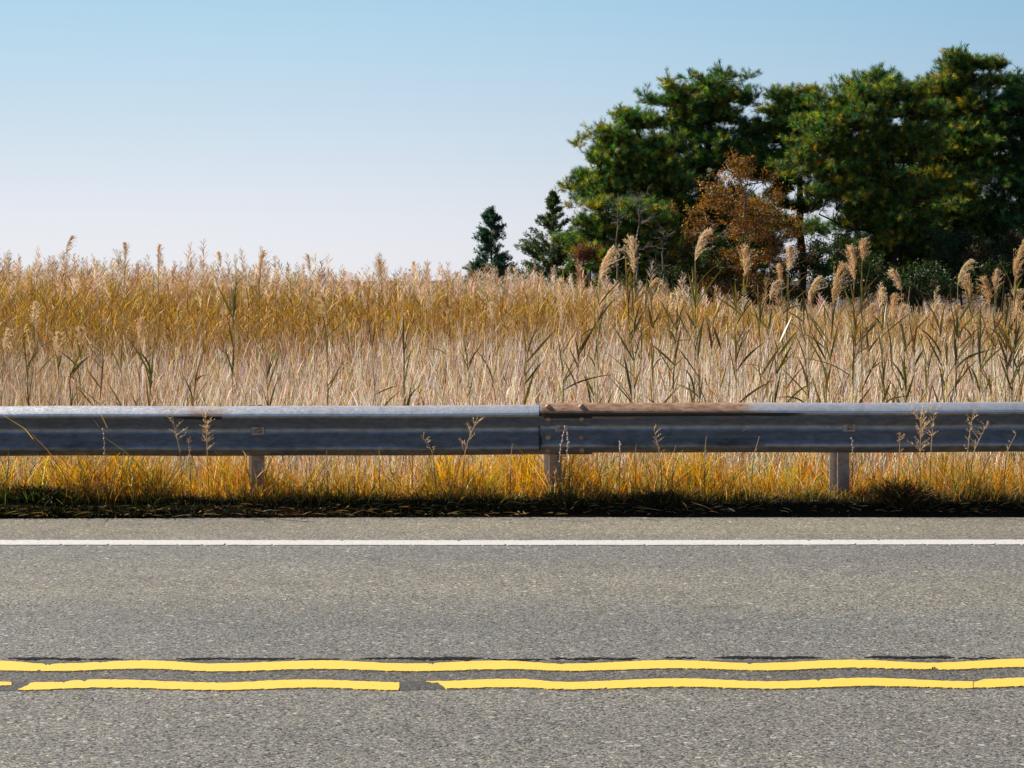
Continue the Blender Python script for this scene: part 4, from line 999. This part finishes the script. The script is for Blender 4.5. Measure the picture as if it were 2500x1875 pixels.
tree('pine_tree', 'wide central pine with yellow-tinged crown and low left branches', 'pine tree', 58,
     [(2180, 740), (2180, 620), (2184, 500), (2180, 400), (2160, 300), (2150, 190)],
     [(2140, 165, 40, 28), (2200, 185, 45, 30), (2110, 230, 90, 50), (2050, 260, 60, 40), (2200, 260, 90, 60), (2020, 330, 70, 50), (2110, 330, 110, 70), (1960, 400, 70, 50), (2050, 410, 100, 60), (2190, 380, 90, 70), (2080, 490, 80, 40), (2010, 530, 65, 30), (1985, 560, 40, 22), (2120, 540, 60, 35), (2190, 500, 90, 50), (2150, 610, 60, 40), (2230, 600, 70, 50), (2110, 660, 60, 40)], 'pine', 55, padmul=1.6, pads=210, limbs=44, r0=.26, pal=PINE, pp=PB, group=GT)
tree('pine_tree', 'tallest pine with pointed top, right of the central pine', 'pine tree', 61,
     [(2240, 740), (2238, 600), (2250, 450), (2300, 330), (2345, 220), (2358, 120)],
     [(2358, 122, 22, 26), (2352, 155, 44, 34), (2350, 185, 60, 36), (2335, 195, 62, 30), (2415, 175, 34, 34), (2320, 240, 65, 50), (2400, 250, 80, 60), (2440, 230, 40, 50), (2340, 340, 110, 70), (2430, 350, 70, 70), (2280, 400, 80, 60), (2300, 500, 90, 60), (2360, 540, 110, 60), (2300, 640, 100, 50), (2420, 620, 80, 60)], 'pine', 56, padmul=1.6, pads=190, limbs=40, r0=.24, pal=PINE, pp=[.33, .33, .22, .08, .04], group=GT)
tree('pine_tree', 'rightmost pine, cut by the right edge of the picture', 'pine tree', 60,
     [(2490, 740), (2492, 600), (2500, 400), (2510, 230)],
     [(2505, 210, 40, 40), (2530, 270, 90, 60), (2500, 350, 70, 60), (2540, 430, 100, 80), (2480, 460, 50, 70), (2500, 560, 70, 60), (2480, 650, 80, 50)], 'pine', 57, padmul=1.6, pads=130, limbs=30, r0=.2, pal=PINE, pp=PDK, group=GT)
GB = 'dark pines standing behind the front row'
for k, (px, top, w, lab) in enumerate([(2150, 330, 130, 'dark pine in deep shade behind the central pine'), (2290, 360, 150, 'dark pine in deep shade behind the tallest pine'),
                                       (2440, 330, 120, 'dark pine in deep shade behind the rightmost pine'), (1810, 470, 80, 'dark low pine behind the orange oak'), (1640, 470, 80, 'dark low pine behind the spreading pine')]):
    tree('pine_tree', lab, 'pine tree', 72 + k, [(px, 740), (px, 600), (px + 10, top + 80), (px, top)],
         [(px, top + 60, w * .7, 60), (px - w * .4, top + 140, w * .7, 60), (px + w * .4, top + 150, w * .7, 60), (px, top + 240, w, 60), (px, top + 320, w, 60)] if k < 3 else [(px, 520, 70, 50), (px + 10, 590, 80, 60), (px, 660, 90, 50)],
         'pine', 60 + k, pads=200, limbs=24, r0=.2, pal=PINE, pp=PDK, group=GB)
tree('oak_tree', 'orange-leaved oak with thin pale branches in front of the pines', 'oak tree', 56,
     [(1830, 740), (1828, 650), (1822, 560), (1815, 480), (1800, 410)],
     [(1795, 410, 45, 30), (1765, 460, 60, 40), (1840, 450, 60, 40), (1790, 510, 95, 45), (1735, 560, 65, 40), (1875, 520, 60, 50), (1840, 590, 110, 50), (1740, 650, 90, 45), (1890, 640, 70, 55), (1810, 700, 130, 35)], 'oak', 71, pads=270, limbs=46, r0=.09,
     pal=[(.34, .15, .035), (.40, .21, .06), (.24, .10, .03), (.32, .24, .06), (.14, .13, .03)], pp=[.36, .26, .2, .1, .08], barkcol=(.26, .19, .13), twigs=8, padr=.34, dens=.7)
# undergrowth
GU = 'undergrowth along the foot of the trees'
SH = [
 (1690, 640, 56, 70, 60, 'dark green shrub left of the orange oak', [(.04, .075, .02), (.08, .11, .03)]),
 (1960, 640, 60, 60, 35, 'small-leaved dark shrub under the sky gap', [(.03, .055, .018), (.05, .07, .02)]),
 (2040, 610, 57, 70, 55, 'dark shrub between the oak and the pine trunks', [(.03, .06, .018), (.06, .09, .025)]),
 (2110, 670, 55, 90, 60, 'broad dark shrub at the foot of the central pine', [(.03, .055, .015), (.05, .08, .02), (.10, .12, .03)]),
 (2230, 690, 54, 90, 55, 'low green shrub right of the thin pine trunk', [(.03, .06, .018), (.05, .08, .03)]),
 (2350, 630, 56, 90, 80, 'tall deep green shrub left of the reddish one', [(.03, .06, .02), (.04, .09, .04)]),
 (2440, 620, 55, 60, 50, 'dull red-leaved shrub near the right edge', [(.10, .05, .035), (.07, .06, .03), (.05, .07, .025)]),
 (2460, 690, 54, 80, 60, 'dark shrub under the red-leaved one at the right edge', [(.03, .05, .015), (.05, .07, .02)]),
 (2500, 520, 62, 70, 110, 'tall dark broadleaf shrub at the right picture edge', [(.025, .05, .018), (.04, .07, .025)]),
 (1438, 614, 57, 24, 13, 'small russet-crowned shrub left of the bare tree', [(.26, .12, .07), (.2, .10, .06)]),
 (1390, 660, 58, 40, 35, 'green shrub at the foot of the taller cedar', [(.05, .085, .02), (.09, .12, .03)]),
 (1890, 700, 55, 60, 45, 'brown-green shrub below the slender trunk right of the oak', [(.05, .05, .02), (.12, .08, .03)]),
 (1945, 712, 57, 70, 40, 'low dark shrub closing the gap under the slender trunk', [(.035, .05, .018), (.06, .07, .025)]),
 (1600, 700, 55, 90, 35, 'dark shrub mass below the bare tree', [(.04, .06, .02), (.07, .08, .03)]),
]
for k, (px, py, D, rx, ry, lab, pal) in enumerate(SH):
    tree('shrub', lab, 'shrub', D, [(px, 760), (px, py + ry * .6), (px + 4, py)], [(px, py, rx, ry), (px - rx * .5, py + ry * .5, rx * .6, ry * .6), (px + rx * .5, py + ry * .5, rx * .6, ry * .6)],
         'shrub', 90 + k, pads=int(16 + rx * ry * .008), limbs=10, r0=.05, pal=pal, group=GU, twigs=9, padr=.3, barkcol=(.08, .06, .045))

def cedar(px, ptop, D, label, seed, env, nb, pal, lift=.35):
    """red cedar: straight stem, ascending side sprays inside the traced half-width envelope"""
    rg = np.random.default_rng(seed); s = D / F
    top = W(px, ptop, D); base = np.array([top[0], D, MZ]); root = empty('cedar_tree', base, label, 'cedar tree', 'small cedars left of the pines')
    wd = MB(); z = np.linspace(base[2], top[2], 10)
    tube(wd, np.stack([np.full(10, base[0]) + np.concatenate([[0], rg.normal(0, .02, 9)]), np.full(10, D), z], -1), np.linspace(.10, .012, 10), 6, (.09, .065, .05))
    e = np.array(env, float)                                       # (py, left halfwidth, right halfwidth)
    cr = MB()
    for k in range(nb):
        py = rg.uniform(ptop + 3, e[-1, 0]) if k % 6 else rg.uniform(ptop, ptop + 25)
        a = rg.uniform(0, 2 * np.pi); c_, s_ = math.cos(a), math.sin(a)
        hw = np.interp(py, e[:, 0], e[:, 2] if c_ > 0 else e[:, 1]) * s * rg.uniform(.5, 1.25)
        tip = np.array([base[0] + hw * c_, D + hw * s_, CH + (YH - py) * s]); st = np.array([base[0], D, tip[2] - hw * lift - .05])
        m = (tip + st) / 2 - [0, 0, .06 * hw]
        tube(wd, [st, m, tip], [.012, .008, .004], 4, (.09, .065, .05), cap=False)
        n = int(12 + 46 * hw)
        t = rg.uniform(.12, 1, n)[:, None] ** .7; Q = st * (1 - t) ** 2 + m * 2 * t * (1 - t) + tip * t ** 2 + rg.normal(0, .03 + .03 * hw, (n, 3))
        dr = nrm(tip - st); Dn = nrm(dr + rg.normal(0, .45, (n, 3)) + [0, 0, .35])
        cc = jitter(pal, n, .25, rg)
        for j in range(6):
            Dk = nrm(Dn + rg.normal(0, .45, (n, 3))); ribbons(cr, Q + rg.normal(0, .015, (n, 3)), Dk, rg.uniform(.06, .15, n), Dn, .1, rg.uniform(.018, .034, n), nrm(np.cross(Dk, rdir(n, rg))), 2, cc * rg.uniform(.7, 1.3, (n, 1)), 'leaf')
    wd.build('trunk', M_bark, root, base, smooth=True); cr.build('crown', M_needle, root, base)
cedar(1199, 508, 76, 'bluish dense cedar, left one of the two small cedars', 5, [(508, 2, 2), (530, 24, 22), (560, 34, 38), (600, 38, 36), (625, 42, 44), (650, 56, 62), (690, 62, 60), (740, 60, 60)], 170, [(.06, .13, .08), (.12, .21, .12), (.04, .08, .05)])
cedar(1350, 470, 74, 'spiky open cedar, taller right one of the two small cedars', 6, [(470, 2, 2), (500, 20, 18), (530, 34, 42), (555, 48, 44), (580, 72, 56), (610, 74, 72), (640, 88, 74), (700, 98, 84), (740, 90, 84)], 165, [(.09, .14, .045), (.15, .19, .06), (.045, .07, .028)], lift=.5)
cedar(1165, 640, 74, 'small low cedar beside the dense bluish one', 8, [(640, 4, 4), (655, 18, 14), (690, 24, 20)], 40, [(.03, .07, .04), (.05, .09, .05)])

def bare(px, D, label, seed, pts, n, spread=90):
    rg = np.random.default_rng(seed); P = np.array([W(x, y, D) for x, y in pts]); P = P[::-1]; base = np.array([P[0][0], D, MZ]); P = np.vstack([base, P])
    root = empty('bare_tree', base, label, 'bare tree', 'leafless grey trees before the young pine'); mb = MB(); br = mb; s = D / F
    tt = np.linspace(0, 1, 16); t = np.linspace(0, 1, len(P)); C = np.array([np.interp(tt, t, P[:, k]) for k in range(3)]).T + rg.normal(0, .02, (16, 3))
    col = (.2, .17, .14); tube(mb, C, np.linspace(.05, .008, 16), 5, col)
    for k in range(n):
        i = rg.integers(6, 16); L = spread * s * rg.uniform(.3, 1) * (1.3 - i / 16); a = rg.uniform(0, 2 * np.pi); d0 = nrm(np.array([math.cos(a), .7 * math.sin(a), rg.uniform(.1, .8)]))
        q = C[i] + d0[None] * L * np.linspace(0, 1, 5)[:, None] + np.cumsum(rg.normal(0, .05 * L, (5, 3)), 0) * [[0], [1], [1], [1], [1]]
        tube(br, q, np.linspace(.014, .005, 5), 4, col, cap=False)
        for j in range(5):
            m = q[rg.integers(1, 5)]; d1 = nrm(d0 + rg.normal(0, .6, 3)); tube(br, [m, m + d1 * L * .2 + rg.normal(0, .02, 3), m + d1 * L * .38], [.007, .005, .003], 3, col, cap=False)
    mb.build('trunk', M_bark, root, base, smooth=True)
bare(1556, 55.5, 'tallest bare grey tree with forked twigs before the young pine', 1, [(1566, 482), (1558, 520), (1557, 600), (1556, 680)], 26, 90)
bare(1508, 55.8, 'thin bare tree left of the taller forked bare tree', 2, [(1510, 480), (1507, 560), (1508, 690)], 18, 60)
bare(1620, 55.6, 'low bare tree with level branches before the dark pines', 3, [(1622, 560), (1618, 620), (1620, 700)], 18, 90)
